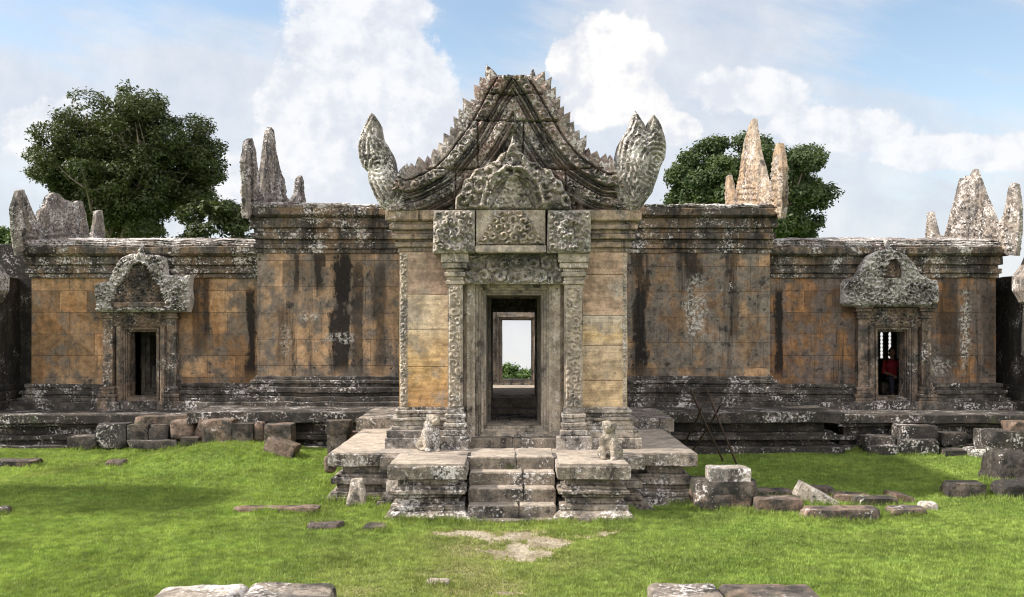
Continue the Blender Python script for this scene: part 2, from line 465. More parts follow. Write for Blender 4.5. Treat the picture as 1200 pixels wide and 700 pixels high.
M['mid_r'] = stone("weathered dark wall stone", OCH1, (.20, .115, .06), (.205, .185, .155), grey=0.58, blocks=(1.2, .60), streak=0.32, lichen=.10, dark=0.34, holes=True,
    dark_marks=[(X(750, 23.5), Z(440, 23.5), Z(297, 23.5), .25, .8), (X(812, 23.5), Z(335, 23.5), Z(290, 23.5), .24, .8), (X(860, 23.5), Z(400, 23.5), Z(300, 23.5), .12, .5)],
    spots=[(X(816, 23.5), Z(366, 23.5), .35, 1.0, .85)], mot=0.45)
M['wing_l'] = stone("ochre wing wall stone", OCH1, (.27, .145, .06), (.17, .145, .115), grey=0.46, blocks=(.95, .52), streak=0.22, lichen=.08, dark=0.28, holes=False,
    dark_marks=[(X(242, 24), Z(400, 24), Z(326, 24), .12, .8), (X(294, 24), Z(445, 24), Z(340, 24), .14, .95), (X(232, 24), Z(420, 24), Z(326, 24), .22, .6)], mot=0.42)  # dark vertical marks right of the side door and at the wall end
M['wing_r'] = stone("brown wing wall stone", (.30, .16, .065), (.17, .10, .06), (.165, .138, .12), grey=0.52, blocks=(.95, .52), streak=0.28, lichen=.10, dark=0.32,
    dark_marks=[(X(912, 24), Z(445, 24), Z(340, 24), .12, .95), (X(1112, 24), Z(440, 24), Z(326, 24), .3, .6), (X(1160, 24), Z(440, 24), Z(340, 24), .25, .5)],  # last two paint the shadow beside the side door pediment and end gallery
    spots=[(X(1131, 24), Z(385, 24), .17, 1.3, .95), (X(1090, 24), Z(430, 24), .7, .25, .6)], mot=0.45)
zt = lambda py: Z(py, 16.4)
M['pier_l'] = stone("smooth banded sandstone", OCH3, (.46, .35, .21), (.36, .31, .25), grey=0.34, streak=0, lichen=.16, dark=.14, bump=.4, mot=0.42,
    bands=[(zt(480), (.42, .235, .10)), (zt(440), (.52, .345, .16)), (zt(400), (.55, .40, .225)), (zt(386), (.52, .42, .29)), (zt(347), (.54, .44, .31)), (zt(344), (.38, .275, .215)), (zt(295), (.34, .25, .195))])
M['pier_r'] = stone("smooth streaked sandstone", (.42, .29, .14), (.46, .37, .25), (.36, .32, .27), grey=0.34, streak=0.06, lichen=.16, dark=.16, bump=.4, mot=0.42,
    bands=[(zt(480), (.54, .41, .24)), (zt(446), (.52, .39, .24)), (zt(405), (.46, .36, .25)), (zt(395), (.54, .39, .20)), (zt(370), (.50, .44, .35)), (zt(366), (.37, .27, .19)), (zt(295), (.39, .28, .20))])
M['carved'] = stone("carved grey sandstone", (.31, .285, .24), (.40, .37, .315), (.22, .21, .195), grey=.42, streak=.22, lichen=0.38, dark=0.36, bump=.9, carve=0, mot=0.5)
M['carved_soft'] = stone("carved pale sandstone", (.36, .315, .25), (.42, .365, .29), (.24, .228, .205), grey=.38, streak=.22, lichen=0.3, dark=0.3, bump=.9, carve=0, mot=0.45)
M['gable'] = stone("lichened gable stone", (.28, .245, .21), (.27, .185, .155), (.21, .20, .185), grey=.50, streak=.26, lichen=0.4, dark=0.42, bump=1.0, carve=0, mot=0.5)
M['naga'] = stone("grey finial stone", (.25, .235, .205), (.29, .275, .24), (.17, .165, .15), grey=0.5, streak=.22, lichen=0.45, dark=0.42, bump=1.0, carve=0, mot=.6)
M['white_carved'] = stone("white lichened carving", (.23, .215, .19), (.30, .285, .255), (.15, .145, .135), grey=.40, streak=.26, lichen=0.54, dark=0.42, bump=1.0, carve=0, lic=(.62, .62, .58), mot=0.55)
M['cornice'] = stone("dark cornice stone", (.20, .145, .095), (.26, .175, .10), (.12, .112, .10), grey=.55, blocks=(1.5, 9), streak=.46, lichen=0.34, dark=0.4, bump=.9, per=.3, mot=.5)
M['capital'] = stone("brown capital stone", (.33, .255, .185), (.37, .29, .21), (.22, .20, .175), grey=.46, streak=.36, lichen=0.24, dark=0.3, bump=.9, mot=.5)
M['roof'] = stone("roof tile stone", (.22, .19, .165), (.20, .155, .135), (.16, .155, .145), grey=.50, streak=.20, lichen=0.5, dark=0.44, bump=1.0, carve=10, mot=.6)
M['plinth'] = stone("black crusted plinth stone", (.125, .112, .095), (.17, .148, .118), (.085, .082, .076), grey=.5, blocks=(1.7, 9), streak=.32, lichen=0.34, dark=0.52, bump=1.0, per=.25, mot=.6)
M['base'] = stone("grey base stone", (.34, .31, .26), (.40, .355, .285), (.23, .22, .205), grey=.48, streak=.26, lichen=0.4, dark=0.4, bump=1.0, mot=.55)
M['terrace'] = stone("black terrace stone", (.095, .083, .068), (.145, .12, .095), (.068, .066, .06), grey=.5, blocks=(1.9, 9), streak=.36, lichen=0.34, dark=0.58, bump=1.0, moss=.1, per=.2, mot=.65)
M['platform'] = stone("platform stone", (.31, .27, .22), (.24, .21, .165), (.18, .17, .155), grey=.42, streak=.32, lichen=0.37, dark=0.42, bump=1.0, moss=.05, mot=.55)
M['paving'] = stone("stone of worn paving and sunlit treads", (.36, .32, .265), (.30, .265, .215), (.24, .222, .195), grey=.35, streak=.04, lichen=0.16, dark=0.2, bump=.7, mot=.32)  # worn paving; on the step treads its paleness paints sunlight
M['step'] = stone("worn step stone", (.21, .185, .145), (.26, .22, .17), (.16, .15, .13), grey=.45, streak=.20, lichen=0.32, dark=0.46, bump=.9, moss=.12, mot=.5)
M['block'] = stone("fallen block stone", (.20, .155, .12), (.22, .15, .11), (.135, .125, .11), grey=.45, streak=.18, lichen=0.26, dark=0.46, bump=1.0, moss=.18, mot=.55)
M['block_dark'] = stone("dark fallen stone", (.14, .12, .10), (.18, .14, .105), (.11, .105, .095), grey=.5, streak=.22, lichen=0.24, dark=0.55, bump=1.0, moss=.28, mot=.6)
M['lion'] = stone("eroded statue stone", (.34, .30, .235), (.28, .25, .20), (.19, .185, .17), grey=.42, streak=.05, lichen=0.4, dark=0.36, bump=1.0, lscale=1.8, mot=.6)
M['spire_lit'] = stone("pale ruined gable stone", (.36, .315, .245), (.33, .23, .14), (.28, .26, .235), grey=0.42, streak=0.32, lichen=0.34, dark=0.24, bump=1.0, carve=0, mot=.5)
M['spire'] = stone("grey ruined gable stone", (.25, .22, .185), (.30, .265, .23), (.18, .175, .165), grey=.45, streak=0.4, lichen=0.4, dark=0.38, bump=1.0, carve=0, mot=.6)
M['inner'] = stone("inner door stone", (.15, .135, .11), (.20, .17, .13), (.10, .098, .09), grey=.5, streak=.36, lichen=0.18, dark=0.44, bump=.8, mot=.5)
M['frame'] = stone("door frame stone", (.35, .31, .25), (.40, .35, .275), (.25, .235, .21), grey=.48, streak=.36, lichen=0.18, dark=0.3, bump=.7, mot=.45)
M['side_door'] = stone("side door carved stone", (.22, .165, .12), (.25, .19, .14), (.13, .12, .105), grey=.48, streak=.34, lichen=0.28, dark=0.44, bump=1.0, carve=0, mot=.6)
M['ruin'] = stone("blackened gallery stone", (.09, .08, .066), (.12, .105, .085), (.07, .068, .062), grey=.5, streak=.4, lichen=0.26, dark=0.62, bump=1.0, mot=.6)

def plain(name, c, rough=.8, var=.25, scale=12):
    m, nb, b = new_mat(name)
    P = nb.node('ShaderNodeTexCoord').outputs['Object']
    n = nb.noise(P, scale, 4)
    nb.l.new(nb.bright(nb.mix(0.0, c, c), nb.ramp(n, .3, .7, 1 - var, 1 + var)), b.inputs['Base Color'])
    b.inputs['Roughness'].default_value = rough
    return m

# leaves / bark / grass / soil
def leaf_mat(name, c1, c2, c3):
    m, nb, b = new_mat(name)
    P = nb.node('ShaderNodeNewGeometry').outputs['Position']
    wn = nb.node('ShaderNodeTexWhiteNoise'); nb.l.new(nb.vec('SNAP', P, (.35, .35, .35)), wn.inputs[0])
    col = nb.mix(nb.ramp(nb.noise(P, .55, 4), .38, .62), c1, c2)
    col = nb.mix(nb.math('MULTIPLY', wn.outputs[0], .55), col, c3)
    nb.l.new(col, b.inputs['Base Color']); b.inputs['Roughness'].default_value = .55
    tr = nb.node('ShaderNodeBsdfTranslucent'); nb.l.new(nb.vec('MULTIPLY', col, (1.2, 1.3, .6)), tr.inputs[0])
    ms = nb.node('ShaderNodeMixShader'); ms.inputs[0].default_value = .22
    nb.l.new(b.outputs[0], ms.inputs[1]); nb.l.new(tr.outputs[0], ms.inputs[2])
    nb.l.new(ms.outputs[0], [n for n in nb.t.nodes if n.type == 'OUTPUT_MATERIAL'][0].inputs[0])
    return m
M['leaf_a'] = leaf_mat("dark green leaves", (.036, .050, .020), (.052, .066, .022), (.090, .098, .036))
M['leaf_b'] = leaf_mat("deep green leaves", (.042, .064, .030), (.060, .088, .034), (.110, .135, .055))
M['leaf_c'] = leaf_mat("fresh green leaves", (.06, .10, .03), (.08, .13, .035), (.11, .16, .05))
M['bark'] = plain("grey brown bark", (.13, .105, .08), .9, .4, 6)
m, nb, b = new_mat("lawn grass")
P = nb.node('ShaderNodeNewGeometry').outputs['Position']
gA = nb.noise(P, .55, 5, .6); gB = nb.noise(P, 3.5, 5, .65); gC = nb.noise(P, 40, 2)
wear = nb.node('ShaderNodeAttribute'); wear.attribute_name = 'dirt'
col = nb.mix(nb.ramp(nb.math('ADD', nb.math('MULTIPLY', gA, .5), nb.math('MULTIPLY', gB, .5)), .38, .62), (.195, .280, .058), (.300, .380, .090))
col = nb.mix(nb.ramp(nB_ := gC, .45, .75, 0, .6), col, (.31, .42, .11))
col = nb.mix(nb.ramp(gB, .60, .75, 0, .5), col, (.12, .19, .030))
col = nb.mix(nb.math('MULTIPLY', wear.outputs['Fac'], .85), col, (.29, .265, .115))
col = nb.mix(nb.ramp(nb.noise(P, 1.6, 7, .7), .50, .66, 0, .5), col, (.235, .275, .085))
col = nb.bright(col, nb.ramp(nb.noise(P, 7, 6, .7), .35, .65, .64, 1.15))
col = nb.bright(col, nb.ramp(nb.noise(P, .9, 5, .65), .36, .60, .74, 1.08))
col = nb.mix(nb.ramp(nb.noise(P, 60, 2), .66, .74, 0, .6), col, (.33, .31, .14))
nb.l.new(col, b.inputs['Base Color']); b.inputs['Roughness'].default_value = .6
tr = nb.node('ShaderNodeBsdfTranslucent'); nb.l.new(nb.vec('MULTIPLY', col, (1.1, 1.15, .6)), tr.inputs[0])
ms = nb.node('ShaderNodeMixShader'); ms.inputs[0].default_value = .35
nb.l.new(b.outputs[0], ms.inputs[1]); nb.l.new(tr.outputs[0], ms.inputs[2])
nb.l.new(ms.outputs[0], [n for n in nb.t.nodes if n.type == 'OUTPUT_MATERIAL'][0].inputs[0])
M['grass'] = m
m, nb, b = new_mat("soil and turf")
P = nb.node('ShaderNodeNewGeometry').outputs['Position']
wear = nb.node('ShaderNodeAttribute'); wear.attribute_name = 'dirt'
g = nb.mix(nb.ramp(nb.noise(P, 1.1, 6), .35, .65), (.105, .175, .030), (.16, .24, .045))
g = nb.mix(nb.ramp(nb.noise(P, 22, 4), .45, .7, 0, .5), g, (.13, .20, .035))
g = nb.mix(nb.ramp(wear.outputs['Fac'], .22, .6, 0, .9), g, (.225, .195, .085))
s = nb.mix(nb.ramp(nb.noise(P, 2.5, 7, .65), .4, .6), (.37, .32, .24), (.22, .18, .12))
s = nb.mix(nb.ramp(nb.noise(P, 30, 4), .55, .7, 0, .6), s, (.20, .16, .11))
wf = nb.ramp(nb.math('ADD', wear.outputs['Fac'], nb.math('MULTIPLY', nb.math('SUBTRACT', nb.noise(P, 9, 6, .7), .5), .5)), .50, .82)
nb.l.new(nb.mix(wf, g, s), b.inputs['Base Color']); b.inputs['Roughness'].default_value = .95
bp = nb.node('ShaderNodeBump'); bp.inputs['Strength'].default_value = 1; bp.inputs['Distance'].default_value = .06
nb.l.new(nb.noise(P, 18, 6), bp.inputs['Height']); nb.l.new(bp.outputs[0], b.inputs['Normal'])
M['ground'] = m

# ------------------------------------------------------------------ ground
def ground_z(x, y):
    x = np.asarray(x, float); y = np.asarray(y, float)
    P = np.stack([x * .35, y * .35, 0 * x], 1) if x.ndim else np.array([[x * .35, y * .35, 0]])
    z = (fbm(P, 4, 3) - .5) * .16
    z = z.reshape(x.shape) if x.ndim else float(z[0])
    g = lambda cx, cy, rx, ry, h: h * np.exp(-((x - cx) / rx) ** 2 - ((y - cy) / ry) ** 2)
    z = z + g(-5.9, 20.6, 1.9, 1.5, .30) + g(-10.5, 20.3, 1.6, 1.5, .10)
    return z - np.clip(y - 38, 0, 600) * .14 * np.clip((y - 38) / 14, 0, 1)
def dirt_at(x, y):
    x = np.asarray(x, float); y = np.asarray(y, float)
    n = fbm(np.stack([x * 1.6, y * 1.6, 0 * x], 1), 21, 4) - .5
    n2 = fbm(np.stack([x * 5, y * 5, 0 * x], 1), 25, 3) - .5
    e = lambda cx, cy, rx, ry: 1.15 - np.sqrt(((x - cx) / rx) ** 2 + ((y - cy) / ry) ** 2)
    b = np.maximum.reduce([e(.12, 12.75, .50, 1.0), e(.25, 13.5, .85, .42), e(.45, 13.2, .5, .5), e(-1.05, 13.55, .32, .26), e(-1.15, 11.3, .30, .10), e(-.1, 10.7, .35, .15), e(-.55, 13.7, .4, .2)])
    n3_ = fbm(np.stack([x * 14, y * 14, 0 * x], 1), 27, 2) - .5
    bare = np.clip(b * .9 + .12 + n * 1.7 + n2 * 1.1 + n3_ * .6, 0, 1)
    path = (.40 + .5 * (fbm(np.stack([x * .9, y * .9, 0 * x], 1), 51, 3) - .4)) * np.exp(-((x + .5 - (y - 12) * .05) / 2.2) ** 2) * np.clip((15.2 - y) / 2, 0, 1)
    trail = .35 * np.exp(-((x + 9.2 - (y - 18) * .35) / .35) ** 2) * ((y > 16.4) & (y < 20.5))
    return np.clip(np.maximum(bare, path + trail + n * .35), 0, 1)
xs = np.unique(np.concatenate([np.arange(-14, 14.01, .12), np.linspace(-400, -14, 40), np.linspace(14, 400, 40)]))
ys = np.unique(np.concatenate([np.arange(9, 23.5, .12), np.linspace(-120, 9, 30), np.linspace(23.5, 60, 40), np.linspace(60, 460, 40)]))
gx, gy = np.meshgrid(xs, ys, indexing='ij')
gz = ground_z(gx.ravel(), gy.ravel())
idx = np.arange(gx.size).reshape(gx.shape)
F = np.stack([idx[:-1, :-1], idx[1:, :-1], idx[1:, 1:], idx[:-1, 1:]], -1).reshape(-1, 4)
dirt = dirt_at(gx.ravel(), gy.ravel())
near = (np.abs(gx.ravel()) < 14) & (gy.ravel() > 8) & (gy.ravel() < 24)
gz = gz - np.where(near, np.clip(dirt - .5, 0, 1) * .05, 0)
me = mesh_from_arrays("ground", np.stack([gx.ravel(), gy.ravel(), gz], 1), F)
me.attributes.new('dirt', 'FLOAT', 'POINT').data.foreach_set('value', np.where(near, dirt, 0).astype(np.float32))
tag(link("ground", me, M['ground'], smooth=180), kind='structure')

# ------------------------------------------------------------------ the temple
T = thing("temple_gatehouse", "long ruined orange sandstone temple gatehouse with a carved triangular gable over its central doorway", "temple", (0, 16.4, 0))
def part(name, mb, mat, parent=None, **kw):
    kw.setdefault('rough', .012); kw.setdefault('fine', .003)
    return mb.build(name, M[mat], parent or T, **kw)

DM, DW, DP = 23.5, 24.0, 16.4
# --- middle blocks either side of the porch
def bands_px(D, rows, base=0):
    """rows: (py_bottom, py_top, off)"""
    return [(Z(a, D), Z(b_, D), o) for a, b_, o in rows]
for s in (-1, 1):
    xo = 6.05; a, b_ = (-xo, -1.87) if s < 0 else (1.87, xo)
    fp = rect(a, b_, DM, 28.7)
    mb = MB(); moulded(mb, fp, [(1.60, 0), (Z(296, DM), 0)], .4, .4)
    part("wall", mb, 'mid_l' if s < 0 else 'mid_r', rough=.008)
    mb = MB(); moulded(mb, fp, steps_prof([(.80, 1.02, .30), (1.03, 1.14, .22), (1.15, 1.22, .15), (1.23, 1.36, .20), (1.37, 1.43, .10), (1.44, 1.52, .14), (1.53, 1.61, .06)]), .16)
    part("plinth", mb, 'plinth', rough=.025, fine=.008)
    mb = MB(); moulded(mb, fp, steps_prof(bands_px(DM, [(297, 292, .03), (291.6, 286, .07), (285.6, 281, .03), (280.6, 273.5, .11), (273, 268, .06)])) + steps_prof([(Z(267.6, DM), Z(256, DM), .14)]) + [(Z(255.6, DM), .20), (Z(253, DM), .27), (Z(246, DM), .28), (Z(244.5, DM), .24)], .16)
    part("cornice", mb, 'cornice', rough=.02, fine=.006)
    mb = MB()
    moulded(mb, rect(a - .06, b_ + .06, DM - .1, 28.8), [(Z(244.3, DM), .16), (Z(242, DM), .18), (Z(240.5, DM), .10), (5.66, -.1), (5.72, -1.2), (5.74, -2.0)], .09, .05)
    part("roof", mb, 'roof', rough=.05, fine=.025, rscale=3)
mb = MB(); box(mb, X(306, 23.9), X(406, 23.9), 23.9, 25.0, 5.6, Z(237.5, 23.9), .15); part("roof_slab", mb, 'roof', rough=.03)

# --- ruined gable ends, seen nearly edge-on
def ruin_gable(Xc, pts, mat, thick, seed):
    P = [(Xc * FPX / (px - HX), 0) for px, py in pts]
    poly = [(D, Z(py, D)) for (D, _), (px, py) in zip(P, pts)]
    s = 1 if Xc < 0 else -1            # carved faces look along the ridge
    zb = min(p[1] for p in poly); zm = max(p[1] for p in poly)
    def h(U, V, dd):
        e = np.clip(dd / .30, 0, 1)
        tp = np.clip(1.05 - (V - zb) / (zm - zb), .0, 1)
        return (.01 + .05 * tp) * np.sqrt(e) + (.35 + .65 * tp) * (.02 * np.cos(dd * 42) + .05 * scrolls(U, V, .22, seed) - .12 * np.abs(n2d(U, V, 2.6, seed)) + .07 * np.abs(n2d(U, V, 8, seed + 3))) * np.clip(dd / .12, .15, 1)
    mb = MB(); relief(mb, poly, h, face_side(Xc + s * thick / 2, s), .03, thick, h)
    return part("ruined_gable", mb, mat, rough=.012, rscale=5, smooth=24)
g1 = ruin_gable(-6.22, [(287, 256), (286, 215), (284, 190), (288, 165), (293, 162), (297, 175), (301, 210), (303, 224), (306, 205), (308, 190), (310, 170), (313, 152), (316, 149), (319, 153), (322, 180), (327, 202), (331, 209), (333, 231), (340, 236), (347, 225), (348.5, 209), (352, 206), (354, 212), (355.5, 250)], 'spire', .10, 3)
g2 = ruin_gable(6.22, [(852, 250), (852.5, 220), (853, 207), (856, 205), (860, 233), (863.5, 233), (868.6, 205), (874, 166), (879, 150), (882, 142), (885, 139), (888, 160), (891, 180), (896, 198), (901, 219), (905, 228), (907, 205), (909.5, 176), (912, 168), (916, 168), (920.5, 195), (920, 225), (918, 256)], 'spire_lit', .10, 5)
g3 = ruin_gable(-11.75, [(19, 300), (14, 266), (13, 245), (19, 224), (26, 222), (33, 240), (42, 259), (45, 248), (51, 243), (54, 231), (61, 226), (67, 227), (74, 234), (86, 238), (90, 235.5), (95, 236), (99, 252), (103, 276), (106, 279), (110, 262), (111, 248), (118, 246), (121, 268), (122, 290)], 'spire', .09, 8)
g4 = ruin_gable(11.75, [(1086, 290), (1087, 262), (1088, 250), (1093, 248), (1100, 275), (1108, 278), (1113, 258), (1119, 236), (1122, 225), (1126, 209), (1130, 210), (1133, 206), (1138, 207), (1141, 200), (1145, 198), (1151, 215), (1157, 232), (1163, 246), (1170, 262), (1177, 254), (1180, 240), (1184, 220), (1188, 214), (1193, 216), (1197, 245), (1196, 270), (1193, 300)], 'spire', .08, 12)

# --- wings
def wing(s):
    ex = 11.62
    mat = 'wing_l' if s < 0 else 'wing_r'
    dc = X(167.5, DW) if s < 0 else X(1044.5, DW)     # axis of the side door
    hw = .52
    lo, hi = (-ex, -6.05) if s < 0 else (6.05, ex)
    ztop = Z(326, DW)
    mb = MB()
    for a, b_ in ((lo, dc - hw), (dc + hw, hi)):
        moulded(mb, rect(a, b_, DW, DW + .8), [(1.30, 0), (ztop, 0)], .4, .4)
    moulded(mb, rect(dc - hw, dc + hw, DW, DW + .8), [(Z(385, DW) + .02, 0), (ztop, 0)], .3, .3)
    part("wall", mb, mat, rough=.008)
    mb = MB()
    for a, b_ in ((lo, dc - .80), (dc + .80, hi)):
        moulded(mb, rect(a, b_, DW, DW + .7), steps_prof([(.74, .98, .36), (.99, 1.07, .24), (1.08, 1.15, .16), (1.16, 1.25, .20), (1.26, 1.31, .10), (1.32, 1.41, .12)]), .14)
    part("plinth", mb, 'plinth', rough=.035, fine=.012, rscale=2.6)
    mb = MB()
    zz = lambda p: Z(p, DW)
    moulded(mb, rect(lo, hi, DW, 28.6), steps_prof([(zz(326), zz(321), .05), (zz(320.6), zz(315), .10)]) + steps_prof([(zz(314.6), zz(311), .04), (zz(310.6), zz(301), .12)]) + [(zz(300.6), .20), (zz(298), .28), (zz(291), .29), (zz(290), .22)], .14)
    part("cornice", mb, 'cornice', rough=.022, fine=.007)
    mb = MB()
    moulded(mb, rect(lo, hi, DW, 28.6), [(zz(289.8), .14), (zz(288), .17), (zz(286.6), .10), (zz(285), .12), (zz(283.6), .02), (zz(282), .04), (zz(280.5), -.12), (4.98, -.8), (5.0, -2.2)], .09, .04)
    part("roof", mb, 'roof', rough=.035, fine=.022, rscale=3)
    # side and back walls, floor
    mb = MB()
    box(mb, *((-ex, -ex + .7) if s < 0 else (ex - .7, ex)), DW + .8, 28.0, .7, 4.5)
    if s < 0:
        box(mb, -ex, -6.05, 28.0, 28.6, .7, 4.5)
    else:
        w0, w1 = 10.22, 10.92
        box(mb, 6.05, w0, 28.0, 28.6, .7, 4.5); box(mb, w1, ex, 28.0, 28.6, .7, 4.5)
        box(mb, w0, w1, 28.0, 28.6, .7, 1.85); box(mb, w0, w1, 28.0, 28.6, 2.70, 4.5)
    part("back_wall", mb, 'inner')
    if s > 0:
        mb = MB()
        for k in range(3):
            xx = 10.22 + .70 * (k + .5) / 3
            prof = [(1.85 + t * .85 / 24, .082 + .014 * math.cos(t * 2.1)) for t in range(25)]
            rings = [np.array([(xx + r * math.cos(a), 28.3 + r * math.sin(a), z) for a in np.linspace(0, 2 * math.pi, 12, endpoint=False)]) for z, r in prof]
            loft(mb, rings)
        part("window_balusters", mb, 'inner', rough=0, fine=0)
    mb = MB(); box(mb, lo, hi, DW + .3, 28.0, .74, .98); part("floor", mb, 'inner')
    # an inner doorway in the dark room
    mb = MB(); ix = dc + (-.10 if s < 0 else .25)
    frame(mb, ix - .55, ix + .55, .99, 2.75, [(0, DW + 2.2), (0, DW + 1.6), (.10, DW + 1.6), (.11, DW + 1.68), (.20, DW + 1.68), (.21, DW + 2.2)])
    if s < 0:
        for k in range(3):
            xx = ix - .17 + .17 * k
            loft(mb, [np.array([(xx + r * math.cos(a), DW + 1.9 + r * math.sin(a), z) for a in np.linspace(0, 2 * math.pi, 10, endpoint=False)]) for z, r in [(1.75 + t * .7 / 20, .05 + .014 * math.cos(t * 2.1)) for t in range(21)]])
        box(mb, ix - .34, ix + .34, DW + 1.8, DW + 2.1, .99, 1.75)
        part("inner_doorway", mb, 'frame')
    # side door
    D = bpy.data.objects.new("side_door", None); COL.objects.link(D); D.parent = T
    D.location = Vector((dc, DW - .3, .8)) - T.location
    kx = lambda off: dc + off * DW / FPX        # px offset from the door axis
    mb = MB()
    frame(mb, kx(-20.5), kx(20.5), Z(470, DW), Z(384, DW), [(0, DW + .2), (0, DW - .12), (.03, DW - .12), (.035, DW - .07), (.065, DW - .07), (.07, DW - .01), (.10, DW - .01), (.105, DW + .05), (.115, DW + .32), (0, DW + .32)])
    part("door_frame", mb, 'side_door', D, rough=.006)
    for q in (-1, 1):
        mb = MB()
        cx = kx(q * 25.5); r0 = .085
        prof = [(z_, r0 * (1 + .10 * math.cos(z_ * 26) ** 8)) for z_ in np.linspace(.86, Z(383, DW), 40)]
        rings = [np.array([(cx + r * math.cos(a), DW - .08 + r * math.sin(a), z_) for a in np.linspace(math.pi / 8, 2 * math.pi + math.pi / 8, 8, endpoint=False)]) for z_, r in prof]
        loft(mb, rings); part("colonette", mb, 'side_door', D, rough=.004)
        mb = MB()
        cx = kx(q * 37.0); hwp = .115
        moulded(mb, rect(cx - hwp, cx + hwp, DW - .22, DW + .1), steps_prof([(.80, 1.00, .13), (1.01, 1.08, .09), (1.09, 1.17, .10), (1.18, 1.26, .05), (1.27, 1.34, .06)]) + [(1.345, 0), (Z(374, DW), 0)]
                + steps_prof([(Z(373.6, DW), Z(371, DW), .04), (Z(370.6, DW), Z(366, DW), .02), (Z(365.6, DW), Z(362, DW), .07), (Z(361.6, DW), Z(357, DW), .11)]), .07, .12)
        part("pilaster", mb, 'side_door', D, rough=.012, fine=.006, rscale=4)
    mb = MB()
    L = [(kx(-33), Z(383, DW)), (kx(33), Z(383, DW)), (kx(33), Z(361, DW)), (kx(-33), Z(361, DW))]
    relief(mb, L, lambda U, V, dd: .03 + .06 * scrolls(U, V, .19, 4) * np.clip(dd / .05, 0, 1), face_front(DW - .12), .014, .25)
    part("lintel", mb, 'side_door', D, rough=.004, fine=0)
    mb = MB(); box(mb, kx(-40), kx(40), DW - .30, DW + .8, .80, Z(470, DW) + .012, .12); part("sill", mb, 'plinth', D, rough=.02)
    if s < 0:
        pts = [(113, 366), (112, 334), (121, 331), (128, 330), (131, 323), (137, 311), (143, 302), (153, 298), (157, 297.5), (161, 298), (165.5, 286), (170, 298), (183, 299), (193, 301), (195, 322), (203, 323), (214, 324), (223, 322), (221.5, 337), (223, 354), (220, 366)]
        inn = [(134, 360), (137, 337), (148, 328), (157, 311), (166, 307), (176, 314), (183, 331), (191, 337), (196, 360)]
    else:
        pts = [(989, 356), (989, 333), (993, 327), (1004, 324), (1008, 313), (1017, 299), (1028, 294), (1037.5, 292.5), (1040, 281), (1045, 292.5), (1061, 299), (1070, 308), (1078, 322), (1089, 327), (1098, 329), (1100, 354), (1086, 359.5), (994, 359.5)]
        inn = [(1034, 326), (1036, 314), (1041, 306), (1047, 304), (1053, 309), (1056, 318), (1056, 326)]
    conv = lambda q: [(X(px, DW - .3), Z(py, DW - .3)) for px, py in q]
    ip = np.array(conv(inn))
    def hp(U, V, dd):
        din, _, _ = dist_poly(U, V, ip); ii = inside(U, V, ip)
        o = .06 * np.clip(dd / .05, 0, 1) + .11 * scrolls(U, V, .21, 9) * np.clip(dd / .04, 0, 1) + .05 * scrolls(U, V, .10, 2)
        i_ = -.10 + 0 * U
        rim = .04 * np.exp(-(din / .05) ** 2)
        return np.where(ii, i_, o) + rim + .03 * n2d(U, V, 8)
    mb = MB(); relief(mb, conv(pts), hp, face_front(DW - .30), .018, .32)
    ped = part("pediment", mb, 'white_carved', D, rough=.010, rscale=4)
    mb = MB(); relief(mb, conv(inn), lambda U, V, dd: (.03 + .06 * scrolls(U, V, .15, 6)) * np.clip(dd / .04, 0, 1), face_front(DW - .29), .018, .06)
    part("tympanum", mb, 'side_door', D, rough=.006, rscale=4)
    if s < 0:
        mb = MB(); box(mb, X(134, 23.6), X(196, 23.6), DW - .46, DW - .1, Z(360, 23.6), Z(354.5, 23.6), .1); part("pediment_ledge", mb, 'side_door', D)
wing(-1); wing(1)

